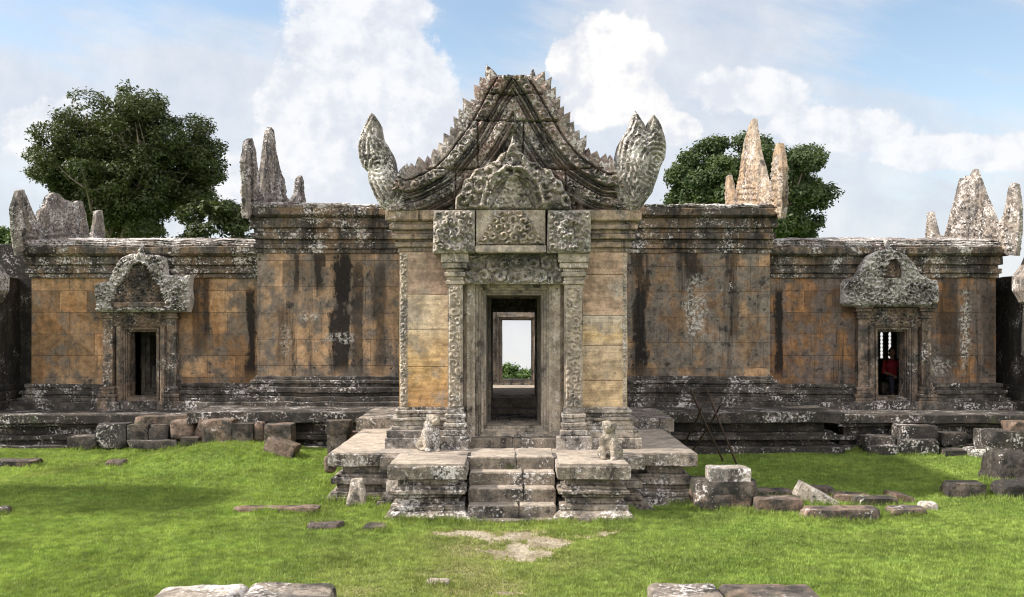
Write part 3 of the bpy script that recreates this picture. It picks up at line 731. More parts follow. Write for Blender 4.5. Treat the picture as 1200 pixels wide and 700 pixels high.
# --- porch: piers, inner walls, roof
XL0, XL1 = X(468, DP), X(527, DP); XR0, XR1 = X(676, DP), X(735, DP)
for s, (a, b_) in ((-1, (XL0, XL1)), (1, (XR0, XR1))):
    pr = bpy.data.objects.new("porch_pier", None); COL.objects.link(pr); pr.parent = T
    pr.location = Vector(((a + b_) / 2, DP + .3, .8)) - T.location
    fp = rect(a, b_, DP, DP + 2.2)
    mb = MB()
    cuts = [478, 430, 386, 345, 295] if s < 0 else [478, 446, 405, 370, 322, 295]
    for p, q in zip(cuts[:-1], cuts[1:]):
        moulded(mb, fp, [(Z(p, DP) + .003, -.008), (Z(p, DP) + .012, 0), (Z(q, DP) - .012, 0), (Z(q, DP) - .003, -.008)], .25, .25)
    part("shaft", mb, 'pier_l' if s < 0 else 'pier_r', pr, rough=.008, fine=.003)
    mb = MB()
    edge = (a + .012, a + .135) if s < 0 else (b_ - .07, b_ - .012)
    relief(mb, [(edge[0], Z(477, DP)), (edge[1], Z(477, DP)), (edge[1], Z(297, DP)), (edge[0], Z(297, DP))], lambda U, V, dd: .004 + .035 * scrolls(U, V, .11, 3) * np.clip(dd / .02, 0, 1) , face_front(DP), .012, .05)
    part("carved_border", mb, 'carved_soft', pr, rough=.003, fine=0)
    zb = lambda p: Z(p, DP)
    mb = MB(); moulded(mb, fp, steps_prof([(zb(524.5), zb(512), .215), (zb(511.5), zb(503), .19), (zb(502.6), zb(498.5), .12), (zb(498.2), zb(492.5), .10), (zb(492.2), zb(489), .13), (zb(488.7), zb(484.5), .05), (zb(484.2), zb(480.5), .08), (zb(480.2), zb(477.5), .03)]), .10)
    part("base", mb, 'base', pr, rough=.016, fine=.006, rscale=4)
    mb = MB(); moulded(mb, fp, steps_prof([(zb(295.5), zb(290.5), .02), (zb(290.2), zb(284), .07), (zb(283.7), zb(281), .03), (zb(280.7), zb(275), .12), (zb(274.7), zb(270), .08), (zb(269.7), zb(264), .15), (zb(263.6), zb(261), .12)]) + [(zb(260.7), .17), (zb(259), .205), (zb(248.5), .21), (zb(247.7), .19)], .12)
    part("capital", mb, 'capital', pr, rough=.012, fine=.004, rscale=4)
mb = MB()
for a, b_ in ((XL0 + .02, X(543, 17)), (X(661, 17), XR1 - .02)):
    box(mb, a, b_, DP + 2.2, DM, .7, zb(247.7))
box(mb, XL1, X(562, 17), DP + .75, DP + 2.2, .9, Z(300, DP)); box(mb, X(642, 17), XR0, DP + .75, DP + 2.2, .9, Z(300, DP))
box(mb, XL1, XR0, DP + .35, DP + 2.2, Z(333, DP), zb(247.7))
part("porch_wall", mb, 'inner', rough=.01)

# main doorway
MD = bpy.data.objects.new("main_doorway", None); COL.objects.link(MD); MD.parent = T; MD.location = Vector((0, DP, .82)) - T.location
Y0 = DP + .06
mb = MB()
frame(mb, X(557, Y0), X(647, Y0), Z(513, Y0), Z(333.5, Y0), [(0, Y0 + .5), (0, Y0 + .04), (.05, Y0 + .04), (.055, Y0 + .09), (.085, Y0 + .09), (.10, Y0 + .15), (.13, Y0 + .15), (.135, Y0 + .20), (.17, Y0 + .20), (.175, Y0 + .27), (.185, Y0 + 1.0)], .2)
part("door_frame", mb, 'frame', MD, rough=.006, fine=.002)
for q, cx in ((-1, X(550, Y0)), (1, X(653.5, Y0))):
    mb = MB(); r0 = .098
    prof = [(z_, r0 * (1 + .09 * math.cos(z_ * 17) ** 10)) for z_ in np.linspace(Z(512, Y0), Z(333.5, Y0), 90)]
    loft(mb, [np.array([(cx + r * math.cos(a), Y0 + .06 + r * math.sin(a), z_) for a in np.linspace(math.pi / 8, 2 * math.pi + math.pi / 8, 8, endpoint=False)]) for z_, r in prof])
    part("colonette", mb, 'carved_soft', MD, rough=.003)
for q, (pa, pb) in ((-1, (524.5, 542)), (1, (661.5, 683))):
    D_ = DP - .22
    a, b_ = X(pa, D_), X(pb, D_)
    zb2 = lambda p: Z(p, D_)
    P_ = bpy.data.objects.new("door_pilaster", None); COL.objects.link(P_); P_.parent = MD
    P_.location = Vector(((a + b_) / 2, D_, .82)) - MD.location - T.location
    mb = MB(); moulded(mb, rect(a, b_, D_, D_ + .5), [(zb2(478), 0), (zb2(334), 0)], .1, .2); 
    relief(mb, [(a + .02, zb2(477)), (b_ - .02, zb2(477)), (b_ - .02, zb2(336)), (a + .02, zb2(336))], lambda U, V, dd: .004 + .035 * scrolls(U, V, .15, 7) * np.clip(dd / .03, 0, 1) + .012 * (dd < .03), face_front(D_), .011, .03)
    part("shaft", mb, 'carved_soft', P_, rough=.003, fine=.001)
    mb = MB(); moulded(mb, rect(a, b_, D_, D_ + .4), steps_prof([(zb2(527.5), zb2(511), .10 if q < 0 else .13), (zb2(510.5), zb2(504), .07), (zb2(503.6), zb2(500.5), .04), (zb2(500.2), zb2(495.5), .06), (zb2(495.2), zb2(490), .03), (zb2(489.7), zb2(485), .05), (zb2(484.7), zb2(478), .015)]), .07)
    part("base", mb, 'base', P_, rough=.014, fine=.005, rscale=4)
    mb = MB(); moulded(mb, rect(a, b_, D_, D_ + .4), steps_prof([(zb2(333.6), zb2(329), .03), (zb2(328.6), zb2(324.5), .015), (zb2(324.2), zb2(319), .05), (zb2(318.7), zb2(315), .03), (zb2(314.7), zb2(308.5), .08), (zb2(308.2), zb2(297), .10)]), .07)
    part("capital", mb, 'carved_soft', P_, rough=.008, fine=.004, rscale=4)
mb = MB(); D_ = DP - .10
relief(mb, [(X(543, D_), Z(333, D_)), (X(660, D_), Z(333, D_)), (X(660, D_), Z(298, D_)), (X(543, D_), Z(298, D_))],
       lambda U, V, dd: .02 + .10 * scrolls(U, V, .23, 13) * np.clip(dd / .05, 0, 1) + .03 * scrolls(U, V, .09, 5), face_front(D_), .013, .5)
part("lintel", mb, 'carved', MD, rough=.004, fine=0)
mb = MB()
for a, b_ in ((X(542.5, 16.3), X(601, 16.3) - .004), (X(601, 16.3) + .004, X(660, 16.3))):
    box(mb, a, b_, 16.22, 17.0, .80, Z(513.4, 16.25), .12, .02)
part("sill", mb, 'step', MD, rough=.012, fine=.006, rscale=4)

# carved frieze above the door: two scrolled end blocks and a middle panel
FZ = bpy.data.objects.new("frieze", None); COL.objects.link(FZ); FZ.parent = T; FZ.location = Vector((0, DP, Z(297, DP))) - T.location
D_ = DP - .36
def hs(U, V, dd, cx, cz, s):
    r = np.sqrt((U - cx) ** 2 + (V - cz) ** 2); th = np.arctan2(V - cz, s * (U - cx))
    big = .5 + .5 * np.cos(th + r * 26)
    return .02 + 1.25 * (.085 * big * np.clip(1.15 - r / .42, 0, 1) + .055 * scrolls(U, V, .14, 8)) * np.clip(dd / .04, 0, 1)
for s, (pa, pb) in ((-1, (507, 556.5)), (1, (640.5, 692))):
    a, b_ = X(pa, D_), X(pb, D_); z0, z1 = Z(296.5, D_), Z(247, D_)
    mb = MB(); relief(mb, [(a, z0), (b_, z0), (b_, z1), (a + .02, z1)], lambda U, V, dd: hs(U, V, dd, (a + b_) / 2, (z0 + z1) / 2, s), face_front(D_), .013, .6)
    part("scroll_block", mb, 'carved', FZ, rough=.01, fine=.002)
a, b_ = X(558, D_), X(639, D_); z0, z1 = Z(288, D_), Z(246, D_)
def hm(U, V, dd):
    t = (V - z0) / (z1 - z0); cx = (a + b_) / 2
    tri = np.abs(U - cx) < (.50 - .34 * t) * (b_ - a)
    r = np.sqrt((U - cx) ** 2 + (V - (z0 + .22)) ** 2)
    return np.where(tri, .05 + .085 * scrolls(U, V, .15, 15) + .05 * np.exp(-(r / .10) ** 2), .005) * np.clip(dd / .03, 0, 1)
mb = MB(); relief(mb, [(a, z0), (b_, z0), (b_, z1), (a, z1)], hm, face_front(D_ + .03), .012, .5)
part("middle_panel", mb, 'carved_soft', FZ, rough=.006, fine=.001)
mb = MB(); box(mb, X(557.5, D_), X(639.5, D_), D_ - .10, D_ + .4, Z(296.5, D_), Z(288.4, D_), .08); part("moulding", mb, 'carved_soft', FZ, rough=.008)

# pointed carving standing on the frieze
D_ = DP - .28
conv = lambda q, D: [(X(px, D), Z(py, D)) for px, py in q]
pts = [(533, 246), (534, 232), (541, 222), (544, 212), (551, 208), (556, 199), (566, 196), (572, 191), (581, 189), (586, 181), (594, 178), (598, 168), (601, 157), (604, 168), (607, 177), (615, 182), (621, 190), (630, 191), (636, 197), (646, 199), (650, 208), (658, 213), (661, 222), (668, 232), (670, 246)]
def ha(U, V, dd):
    cx = X(601, D_); zb_ = Z(246, D_)
    e = np.sqrt(((U - cx) / X(602 + 36, D_)) ** 2 + ((V - zb_) / (48 * D_ / FPX)) ** 2)
    ring = .12 * np.exp(-((e - 1) / .06) ** 2) + .10 * np.exp(-((e - .78) / .06) ** 2)
    tri = np.abs(U - cx) < (.36 - (V - zb_) * .55)
    inn = np.where(tri & (V - zb_ < .58), .06 + .05 * scrolls(U, V, .14, 4), -.06 + .02 * scrolls(U, V, .1, 4))
    out = .02 + .13 * scrolls(U, V, .24, 17) + .04 * scrolls(U, V, .10, 2)
    return (np.where(e < .80, inn, out) + ring) * np.clip(dd / .03, .1, 1)
mb = MB(); relief(mb, conv(pts, D_), ha, face_front(D_), .014, .35)
part("door_pediment", mb, 'carved', T, rough=.010, fine=.002, rscale=4)

# the great gable
G = bpy.data.objects.new("gable", None); COL.objects.link(G); G.parent = T; G.location = Vector((0, DP - .1, Z(247, DP))) - T.location
DG = DP - .12
left_arc = [(468, 204), (476, 208), (485, 205.5), (496, 200), (508, 193), (518, 184), (527, 173), (536, 161), (545, 148), (553, 134), (561, 120), (568, 107), (574, 97), (581, 91.5)]
right_arc = [(621, 91.5), (628, 97), (634, 107), (641, 120), (649, 134), (657, 147), (665, 160), (673, 170), (683, 181), (693, 189), (704, 196), (714, 201), (721, 200)]
body = [(456, 247.5), (458, 236), (462, 220)] + left_arc + right_arc + [(730, 212), (742, 230), (748, 247.5)]
gp = conv(body, DG); arc = conv([(440, 215)] + left_arc[:-2] + [(601, 58)] + right_arc[2:] + [(768, 215)], DG)
def hg(U, V, dd):
    t, _, _ = dist_poly(U, V, arc, closed=False)
    rnd = lambda c_, w, h_: h_ * np.sqrt(np.clip(1 - ((t - c_) / w) ** 2, 0, 1))
    lump = scrolls(U, V, .17, 5)
    h = 0 * t
    for b0, b1, hh_, sc_, am in ((-.1, .065, .12, 0, 0), (.08, .255, .15, .16, .08), (.27, .305, .08, 0, 0), (.32, .365, .13, 0, 0), (.38, .415, .08, 0, 0), (.43, .575, .10, .115, .065), (.59, .625, .06, 0, 0), (.64, .68, .10, 0, 0)):
        m_ = np.clip(np.minimum(t - b0, b1 - t) / .012, 0, 1)
        h = h + m_ * (hh_ + (am * scrolls(U, V, sc_, 5) if sc_ else 0))
    ty = -.16 + .10 * scrolls(U, V, .30, 23) + .04 * scrolls(U, V, .12, 3)
    h = np.where(t > .69, ty, h)
    wear_ = np.clip(n2d(U, V, 1.6, 19) * 4 + .5, 0, 1)          # some stretches of moulding are worn flat
    h = h * (.72 + .28 * wear_)
    h = h + .012 * scrolls(U, V, .085, 31)
    zc = [Z(247, DG), Z(199, DG), Z(143, DG), Z(112, DG), 9]
    co = np.digitize(V + .012 * n2d(U, V, 4, 6), zc); jx = np.array([X(p, DG) for p in (534, 663)]); jx2 = np.array([X(p, DG) for p in (560, 613)]); jx3 = np.array([X(p, DG) for p in (603, 603.1)])
    jj = np.where((co == 1)[:, None], jx, np.where((co == 2)[:, None], jx2, jx3)) + (.02 * n2d(U, V, 3, 7))[:, None]
    kb = (U[:, None] > jj).sum(1)
    h = h + .07 * (_hash(co.astype(np.int64), kb.astype(np.int64), 0 * kb.astype(np.int64), 5) - .5)
    gap_ = np.minimum(np.abs(V[:, None] - np.array(zc[1:4])).min(1), np.where(co < 3, np.abs(U[:, None] - jj).min(1), 9))
    h = h - .12 * np.exp(-(gap_ / .014) ** 2)
    return h + .03 * n2d(U, V, 2.0, 9) + .03 * n2d(U, V, 6, 4) + .05 * np.abs(n2d(U, V, 15, 6))
mb = MB(); relief(mb, gp, hg, face_front(DG), .015, .75)
part("carved_face", mb, 'gable', G, rough=.008, fine=.003, rscale=3)
# naga finials at the two feet
nl = [(462, 247.5), (455, 248), (446, 242), (438, 228), (432.5, 214), (431, 202), (424, 195), (420, 184), (419.5, 172), (422, 159), (428, 146), (432, 137), (435.5, 132.5), (439, 135), (443, 142), (445.5, 158), (451, 166), (457, 176), (460, 186), (462, 197), (466, 204), (480, 210), (478, 230), (470, 247.5)]
nr = [(732, 247.5), (722, 230), (716, 208), (722, 198), (723, 186), (724, 178), (727, 166), (731, 158), (736, 152), (741, 138), (744.5, 129.5), (749, 136), (755, 146), (758, 152), (760, 142), (764, 136), (766.5, 134.5), (771, 140), (775.5, 149), (779, 160), (781, 171), (780, 184), (774, 195), (769, 211), (764, 226), (753, 242), (747, 248)]
for pts_, (cx, cy), s in ((nl, (444, 196), -1), (nr, (768, 190), 1)):
    c0 = conv([(cx, cy)], DG)[0]
    def hn(U, V, dd):
        r = np.sqrt((U - c0[0]) ** 2 + (V - c0[1]) ** 2)
        body_ = .15 * np.sqrt(np.clip(dd / .28, 0, 1))
        eye = np.clip(1.4 - r / (.22 if s < 0 else .42), 0, 1)
        g_ = (.024 * np.cos(dd * 80) * (1 - np.clip(eye, 0, 1)) + .026 * np.cos(r * 85) * np.clip(eye, 0, 1)) * np.clip(dd / .04, 0, 1)
        return body_ + g_ * (.5 + 1.4 * np.clip(n2d(U, V, 3, 8) + .4, 0, 1)) + .015 * scrolls(U, V, .10, 3) * (r > .26) + .02 * n2d(U, V, 5, 2) + .025 * n2d(U, V, 15, 5)
    mb = MB(); relief(mb, conv(pts_, DG - .02), hn, face_front(DG - .02), .015, .55, lambda U, V, dd: .1 * np.sqrt(np.clip(dd / .28, 0, 1)))
    part("naga_finial", mb, 'naga', G, rough=.012, fine=.003, rscale=4)
# flame leaves along the rim
FL = {-1: MB(), 1: MB()}
def along(poly, step):
    P = np.array(poly, float); L = np.concatenate([[0], np.cumsum(np.linalg.norm(np.diff(P, axis=0), axis=1))])
    t = np.arange(step * .5, L[-1], step)
    q = np.stack([np.interp(t, L, P[:, 0]), np.interp(t, L, P[:, 1])], 1)
    q2 = np.stack([np.interp(t + .02, L, P[:, 0]), np.interp(t + .02, L, P[:, 1])], 1); tg = q2 - q; tg /= np.linalg.norm(tg, axis=1)[:, None] + 1e-9
    return q, tg
for layer, (dz_, step, hh, yy) in enumerate(((0, .16, .27, .06), (-.02, .16, .23, .30))):
    for arc_, s in ((left_arc, -1), (right_arc[::-1], 1)):
        q, tg = along(conv(arc_, DG), step)
        for k, ((cx, cz), (tx, tz)) in enumerate(zip(q, tg)):
            if random.random() < .07: continue
            nx, nz = (-tz, tx) if s < 0 else (tz, -tx)
            if nz < 0: nx, nz = -nx, -nz
            ux, uz = nx * .55 + s * .05, nz * .55 + .55; l = math.hypot(ux, uz); ux /= l; uz /= l
            sz = hh * random.uniform(.8, 1.2); w = .10
            sh = [(-w, -.08), (w, -.08), (w * 1.05, .25 * sz), (w * .75, .55 * sz), (w * .25, .85 * sz), (0, sz), (-w * .35, .8 * sz), (-w * .85, .5 * sz), (-w * 1.05, .2 * sz)]
            sx = 1 if s < 0 else -1
            loc = [(cx + sx * (p * uz) + t_ * ux + 0, cz - sx * (p * ux) * 1 + t_ * uz + dz_) for p, t_ in sh]
            c_ = np.array(loc).mean(0)
            Vv = [(x_, DG + yy - .09, z_) for x_, z_ in [(c_ + (np.array(l_) - c_) * .80) for l_ in loc]] + [(x_, DG + yy, z_) for x_, z_ in loc] + [(x_, DG + yy + .14, z_) for x_, z_ in loc] + [(c_[0], DG + yy - .13, c_[1])]
            n = len(loc)
            Ff = [(i, (i + 1) % n, 3 * n) for i in range(n)] + [(n + i, n + (i + 1) % n, (i + 1) % n, i) for i in range(n)] + [(2 * n + i, 2 * n + (i + 1) % n, n + (i + 1) % n, n + i) for i in range(n)] + [tuple(range(2 * n, 3 * n))]
            FL[s].add(Vv, Ff)
for px, tip in ((578, 81), (624.5, 79)):
    cx = X(px, DG); b0, t0 = Z(96, DG), Z(tip, DG)
    loft(FL[-1 if px < 600 else 1], [np.array([(cx + r * math.cos(a), DG + .15 + r * math.sin(a), z_) for a in np.linspace(0, 6.28, 7)[:-1]]) for z_, r in ((b0, .09), (b0 + (t0 - b0) * .5, .06), (t0, .012))])
for s in (-1, 1): part("flame_border", FL[s], 'gable', G, rough=.025, fine=.008, rscale=4, smooth=25)
# worn ridge stones between the two horns of the apex
mb = MB(); box(mb, X(580, DG), X(622, DG), DG - .02, DG + .6, Z(100, DG), Z(88.5, DG), .1); part("apex_stone", mb, 'gable', G, rough=.03, rscale=4)
# porch roof: corbelled vault behind the gable
mb = MB()
half = [(1.95, 4.72), (1.75, 5.0), (1.40, 5.35), (1.05, 5.75), (.72, 6.2), (.42, 6.55), (.2, 6.7)]
sect = half + [(-x_, z_) for x_, z_ in half[::-1]]
rings = [np.array([(x_, yy, z_) for x_, z_ in sect]) for yy in np.linspace(DG + .72, 22.3, 26)]
loft(mb, rings); part("porch_roof", mb, 'roof', rough=.04, fine=.02)

# inner rooms seen through the doorway
def doorway(y0, y1, x0, x1, z0, z1, xo, ztop, name="inner_doorway"):
    mb = MB()
    box(mb, -xo, x0 - .10, y0, y1, .6, ztop); box(mb, x1 + .10, xo, y0, y1, .6, ztop)
    box(mb, x0 - .10, x1 + .10, y0, y1, z1 + .10, ztop)
    frame(mb, x0 - .15, x1 + .15, z0 - .15, z1 + .15, [(0, y1), (0, y0 - .10), (.05, y0 - .10), (.055, y0 - .05), (.10, y0 - .05), (.105, y0 + .02), (.15, y0 + .02), (.152, y1 + .02), (0, y1 + .02)])
    part(name, mb, 'frame', rough=.012)
doorway(18.2, 18.6, X(575.5, 18.3), X(629.5, 18.3), .99, Z(350, 18.3), .98, 4.7)
doorway(21.35, 21.95, X(577, 21.5), X(627, 21.5), 1.31, Z(352, 21.5), .95, 4.7)
mb = MB(); relief(mb, [(X(574, 21.2), Z(366, 21.2)), (X(630, 21.2), Z(366, 21.2)), (X(630, 21.2), Z(349, 21.2)), (X(574, 21.2), Z(349, 21.2))], lambda U, V, dd: .02 + .06 * scrolls(U, V, .2, 4), face_front(21.2), .02, .12)
part("inner_lintel", mb, 'carved', rough=.004, fine=0)
doorway(31.3, 32.0, X(588.5, 31.6), X(622.5, 31.6), 1.07, Z(375.5, 31.6), 2.6, 4.2)
mb = MB()
box(mb, -1.0, 1.0, 17.0, 20.3, .70, .97); box(mb, -1.0, 1.0, 20.3, 20.9, .70, 1.10); box(mb, -1.0, 1.0, 20.9, 24.1, .70, 1.295)
part("floor", mb, 'paving', rough=.01)
mb = MB(); box(mb, -1.85, 1.85, 24.1, 31.3, .3, .92); part("inner_court_floor", mb, 'paving', rough=.01)

# ------------------------------------------------------------------ terrace and platform
TE = thing("stone_terrace", "long low black lichened stone terrace running under the temple walls", "terrace", (0, 22, 0))
for a, b_ in ((-14.2, -7.1), (7.2, 14.2)):
    mb = MB(); moulded(mb, rect(a, b_, 22.35, 24.6), steps_prof([(-.3, .12, .06), (.13, .22, -.16), (.23, .33, -.06), (.34, .52, -.30), (.53, .60, -.10), (.61, .80, 0)]), .16)
    part("wing_terrace", mb, 'terrace', TE, rough=.035, fine=.012, rscale=1.8)
mb = MB()
moulded(mb, rect(-7.1, 7.2, 21.65, 24.4), steps_prof([(-.3, .17, .0), (.18, .30, -.26), (.31, .40, -.08), (.41, .47, -.14), (.48, .68, -.34), (.69, .92, 0)]), .16)
part("middle_terrace", mb, 'terrace', TE, rough=.03, fine=.012, rscale=1.8)
mb = MB()
moulded(mb, rect(-3.05, 3.1, 19.25, 21.7), steps_prof([(0, .6, -.12), (.61, .74, -.05), (.75, 1.02, 0)]), .16)
part("upper_landing", mb, 'platform', TE, rough=.03, fine=.008)

PL = thing("entrance_platform", "moulded stone platform with steps in front of the main doorway", "platform", (0, 16, 0))
prof_pl = [(-.25, .16), (.02, .15), (.06, .05), (.12, .04)] + steps_prof([(.13, .20, -.03), (.21, .24, -.10), (.25, .31, -.12), (.32, .42, -.04), (.43, .47, -.12), (.48, .60, -.20)]) + [(.605, -.04), (.62, -.005), (.80, 0), (.815, -.015)]
mb = MB(); moulded(mb, [(-2.93, 15.68), (-2.06, 15.68), (-2.06, 15.30), (2.02, 15.30), (2.02, 15.68), (2.90, 15.68), (2.90, 19.4), (-2.93, 19.4)], prof_pl, .14)
part("platform_body", mb, 'platform', PL, rough=.02, fine=.008)
mb = MB(); moulded(mb, rect(-2.90, 2.86, 15.72, 19.24), [(.80, 0), (.822, 0), (.828, -.01)], .2)
part("paving", mb, 'paving', PL, rough=.010, fine=.004)
prof_sb = [(-.25, .06), (.0, .06), (.055, .05), (.13, -.03), (.14, -.05)] + steps_prof([(.15, .22, -.04), (.23, .32, -.13), (.33, .37, -.08), (.38, .44, -.02), (.45, .49, -.07), (.50, .59, -.14)]) + [(.592, -.05), (.605, -.01), (.78, 0), (.795, -.015)]
for a, b_ in ((-1.83, -.68), (.63, 1.70)):
    mb = MB(); moulded(mb, rect(a, b_, 14.42, 15.42), prof_sb, .10); sb = part("stair_block", mb, 'platform', PL, rough=.018, fine=.008, rscale=3)
    mb = MB(); moulded(mb, rect(a + .035, b_ - .035, 14.455, 15.75), [(.79, 0), (.825, 0), (.832, -.012)], .12)
    part("top_slab", mb, 'paving', PL, rough=.012, fine=.004)
# steps: each of two stones
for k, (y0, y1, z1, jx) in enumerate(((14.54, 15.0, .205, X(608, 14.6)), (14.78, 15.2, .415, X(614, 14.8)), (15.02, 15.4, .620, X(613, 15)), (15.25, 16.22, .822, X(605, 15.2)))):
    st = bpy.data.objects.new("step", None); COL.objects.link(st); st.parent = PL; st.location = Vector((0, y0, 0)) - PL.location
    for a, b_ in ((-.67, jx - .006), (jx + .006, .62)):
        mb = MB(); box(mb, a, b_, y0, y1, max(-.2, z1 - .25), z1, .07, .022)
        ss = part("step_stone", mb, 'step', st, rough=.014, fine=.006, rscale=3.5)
        mb = MB(); box(mb, a + .008, b_ - .008, y0 + .012, y1, z1 - .03, z1 + .012, .07, .014); part("sunlit_tread", mb, 'paving', st, rough=.014, fine=.005, rscale=3.5)  # thin pale slab: the sunlit look of the treads put into its colour
mb = MB(); box(mb, X(545, 14.4), X(655, 14.4), 14.33, 14.7, -.2, .035, .08); part("foot_slab", mb, 'step', PL, rough=.015)

# side galleries at the ends of the wings
for s in (-1, 1):
    x0, x1 = (-15.6, -12.35) if s < 0 else (12.2, 15.6)
    g = thing("ruined_gallery", "dark ruined gallery wall closing the %s end of the temple, topped by a carved finial" % ("left" if s < 0 else "right"), "ruin", ((x0 + x1) / 2, 23.2, .7))
    mb = MB(); box(mb, x0, x1, 23.1, 27.5, .7, 4.0); part("wall", mb, 'ruin', g, rough=.05, fine=.02)
    mb = MB(); moulded(mb, rect(x0, x1, 23.0, 27.4), steps_prof([(.74, 1.0, .25), (1.01, 1.2, .15), (1.21, 1.35, .10)]), .2); part("plinth", mb, 'ruin', g, rough=.04, fine=.015)
    mb = MB()
    cx = (x0 if s > 0 else x1)
    zz = 4.0
    pf = [(0, 0), (.34, .10), (.50, .38), (.50, .70), (.30, 1.0), (.12, 1.35), (-.02, 1.5), (-.10, 1.1), (-.25, .75), (-.6, .55), (-1.2, .7), (-1.8, 1.0), (-2.4, 1.4), (-2.4, 0)]
    pl = [((x1 if s < 0 else x0) - s * (p - .3) * 1.0 - s * .25, zz - .75 + q) for p, q in pf]
    if s > 0: pl = pl[::-1]
    relief(mb, pl, lambda U, V, dd: .05 + .12 * np.sqrt(np.clip(dd / .25, 0, 1)) + .03 * np.cos(dd * 60) + .05 * scrolls(U, V, .3, 3), face_front(23.0), .035, .5)
    part("finial", mb, 'spire', g, rough=.03)
    mb = MB()
    box(mb, *((x1 - .42, x1 + .04) if s < 0 else (x0 - .04, x0 + .42)), 22.75, 23.08, .72, 3.5, .12); part("pilaster", mb, 'ruin', g, rough=.05, fine=.02, rscale=3)
    if s < 0:
        mb = MB(); box(mb, -14.5, -11.75, 24.9, 27, .7, 4.85); part("back_wall", mb, 'ruin', g, rough=.03)
    else:
        mb = MB(); box(mb, 11.72, 12.16, 25.2, 27, .7, 4.2); part("back_wall", mb, 'ruin', g, rough=.03)

# ------------------------------------------------------------------ loose stones
FOOT = []
def stone_block(name, label, px0, px1, pyt, pyb, depth, mat='block', rz=0, rx=0, ry=0, zb=None, D=None, cat="stone block", group=None, seed=0, rnd=.008, rough=.020, sink=.04, taper=0):
    """squared fallen stone; pyt / pyb are the top and bottom of its front face"""
    if zb is None and D is None:
        D = EYE * FPX / (pyb - HY)
        for _ in range(4): D = (EYE - float(ground_z(np.array([X((px0 + px1) / 2, D)]), np.array([D]))[0])) * FPX / (pyb - HY)
    if D is None: D = (EYE - zb) * FPX / (pyb - HY)
    w = (px1 - px0) * D / FPX; z0 = Z(pyb, D); h = (pyb - pyt) * D / FPX
    cx = X((px0 + px1) / 2, D)
    if zb is None: z0 -= sink; h += sink
    dims = np.array([w, depth, h]); N = [max(4, min(26, int(round(v / .045)))) for v in dims]
    # six gridded faces of a cube, rounded
    bm = bmesh.new()
    def grid(n1, n2, fn):
        vs = [[bm.verts.new(fn(i / n1, j / n2)) for j in range(n2 + 1)] for i in range(n1 + 1)]
        for i in range(n1):
            for j in range(n2): bm.faces.new((vs[i][j], vs[i + 1][j], vs[i + 1][j + 1], vs[i][j + 1]))
    a, b_, c_ = N
    for t in (0, 1):
        grid(a, b_, lambda p, q: (p, q, t)); grid(a, c_, lambda p, q: (p, t, q)); grid(b_, c_, lambda p, q: (t, p, q))
    bmesh.ops.remove_doubles(bm, verts=bm.verts, dist=1e-5)
    bmesh.ops.recalc_face_normals(bm, faces=bm.faces)
    V = (np.array([v.co[:] for v in bm.verts]) - .5) * dims
    r = min(rnd, dims.min() * .45)
    inn = np.clip(V, -dims / 2 + r, dims / 2 - r); dlt = V - inn; L = np.linalg.norm(dlt, axis=1); L[L == 0] = 1
    V = np.where((np.abs(dlt).sum(1) > 0)[:, None], inn + dlt / L[:, None] * np.minimum(r, L)[:, None], V)
    rr_ = np.random.default_rng(seed + 500)
    for _ in range(7):
        nn = rr_.choice([-1, 1], 3) * rr_.uniform(.15, 1, 3); nn /= np.linalg.norm(nn)
        of = (np.abs(nn) * dims / 2).sum() * rr_.uniform(.80, .97)
        V = V - np.maximum(0, V @ nn - of)[:, None] * nn
    if taper: V[:, :2] *= (1 - taper * (V[:, 2:3] / h + .5))
    V = V + vec_noise(V + seed * 7.7, 2.6, seed) * 2 * rough + vec_noise(V + seed * 3.1, 11, seed + 3, 2) * rough * .7
    for v, c in zip(bm.verts, V): v.co = c + np.array([0, 0, h / 2])
    me = bpy.data.meshes.new(name); bm.to_mesh(me); bm.free()
    o = link(name, me, M[mat], None, (cx, D + depth / 2, z0), 26)
    o.rotation_euler = (R(rx), R(ry), R(rz))
    FOOT.append((cx, D + depth / 2, w / 2 + .02, depth / 2 + .02))
    return tag(o, label, cat, group)
SB = stone_block
gl = "fallen blocks along the left terrace"
SB("fallen_block", "squat dark squared block at the left end of the fallen row by the left terrace", 149, 173, 498, 518, .45, 'block_dark', seed=1, group=gl, D=21.75)
SB("fallen_block", "squared dark block second from the left in the fallen row, joined to a like one", 174, 197, 498, 518, .45, 'block_dark', seed=2, group=gl, D=21.75)
SB("fallen_block", "rounded grey boulder-like block between squared ones under the long loose slab", 199, 227, 492, 513, .5, 'block', seed=3, ry=-6, group=gl, D=21.7, rnd=.09)
SB("fallen_block", "small pale wedge stone leaning on the largest block of the left row", 226, 238, 489, 514, .3, 'block', seed=4, ry=18, group=gl, D=21.6)
SB("fallen_block", "largest squared grey block in the fallen row on top of the grass mound", 236, 271, 493, 518, .55, 'block', seed=5, group=gl, D=21.2)
SB("fallen_block", "brown squared block right beside the largest block on the mound", 271, 296, 497, 517, .5, 'block_dark', seed=6, group=gl, D=21.2)
SB("fallen_block", "narrow round-topped stone wedged between two squared blocks on the mound", 296, 309, 495, 516, .35, 'block', seed=7, group=gl, D=21.25, rnd=.09)
SB("fallen_block", "reddish brown squared block at the right end of the fallen row on the mound", 309, 341, 498, 521, .5, 'block', seed=8, group=gl, D=21.0)
SB("fallen_slab", "long pale slab lying loose on the left terrace above the fallen row", 156, 236, 488, 496, .5, 'block', seed=9, ry=-2.5, group=gl, D=21.9, cat="stone slab")
SB("fallen_slab", "thin slab in the grass below the two joined dark blocks", 147, 207, 517, 524, .3, 'block_dark', seed=10, group=gl, D=21.2, cat="stone slab")
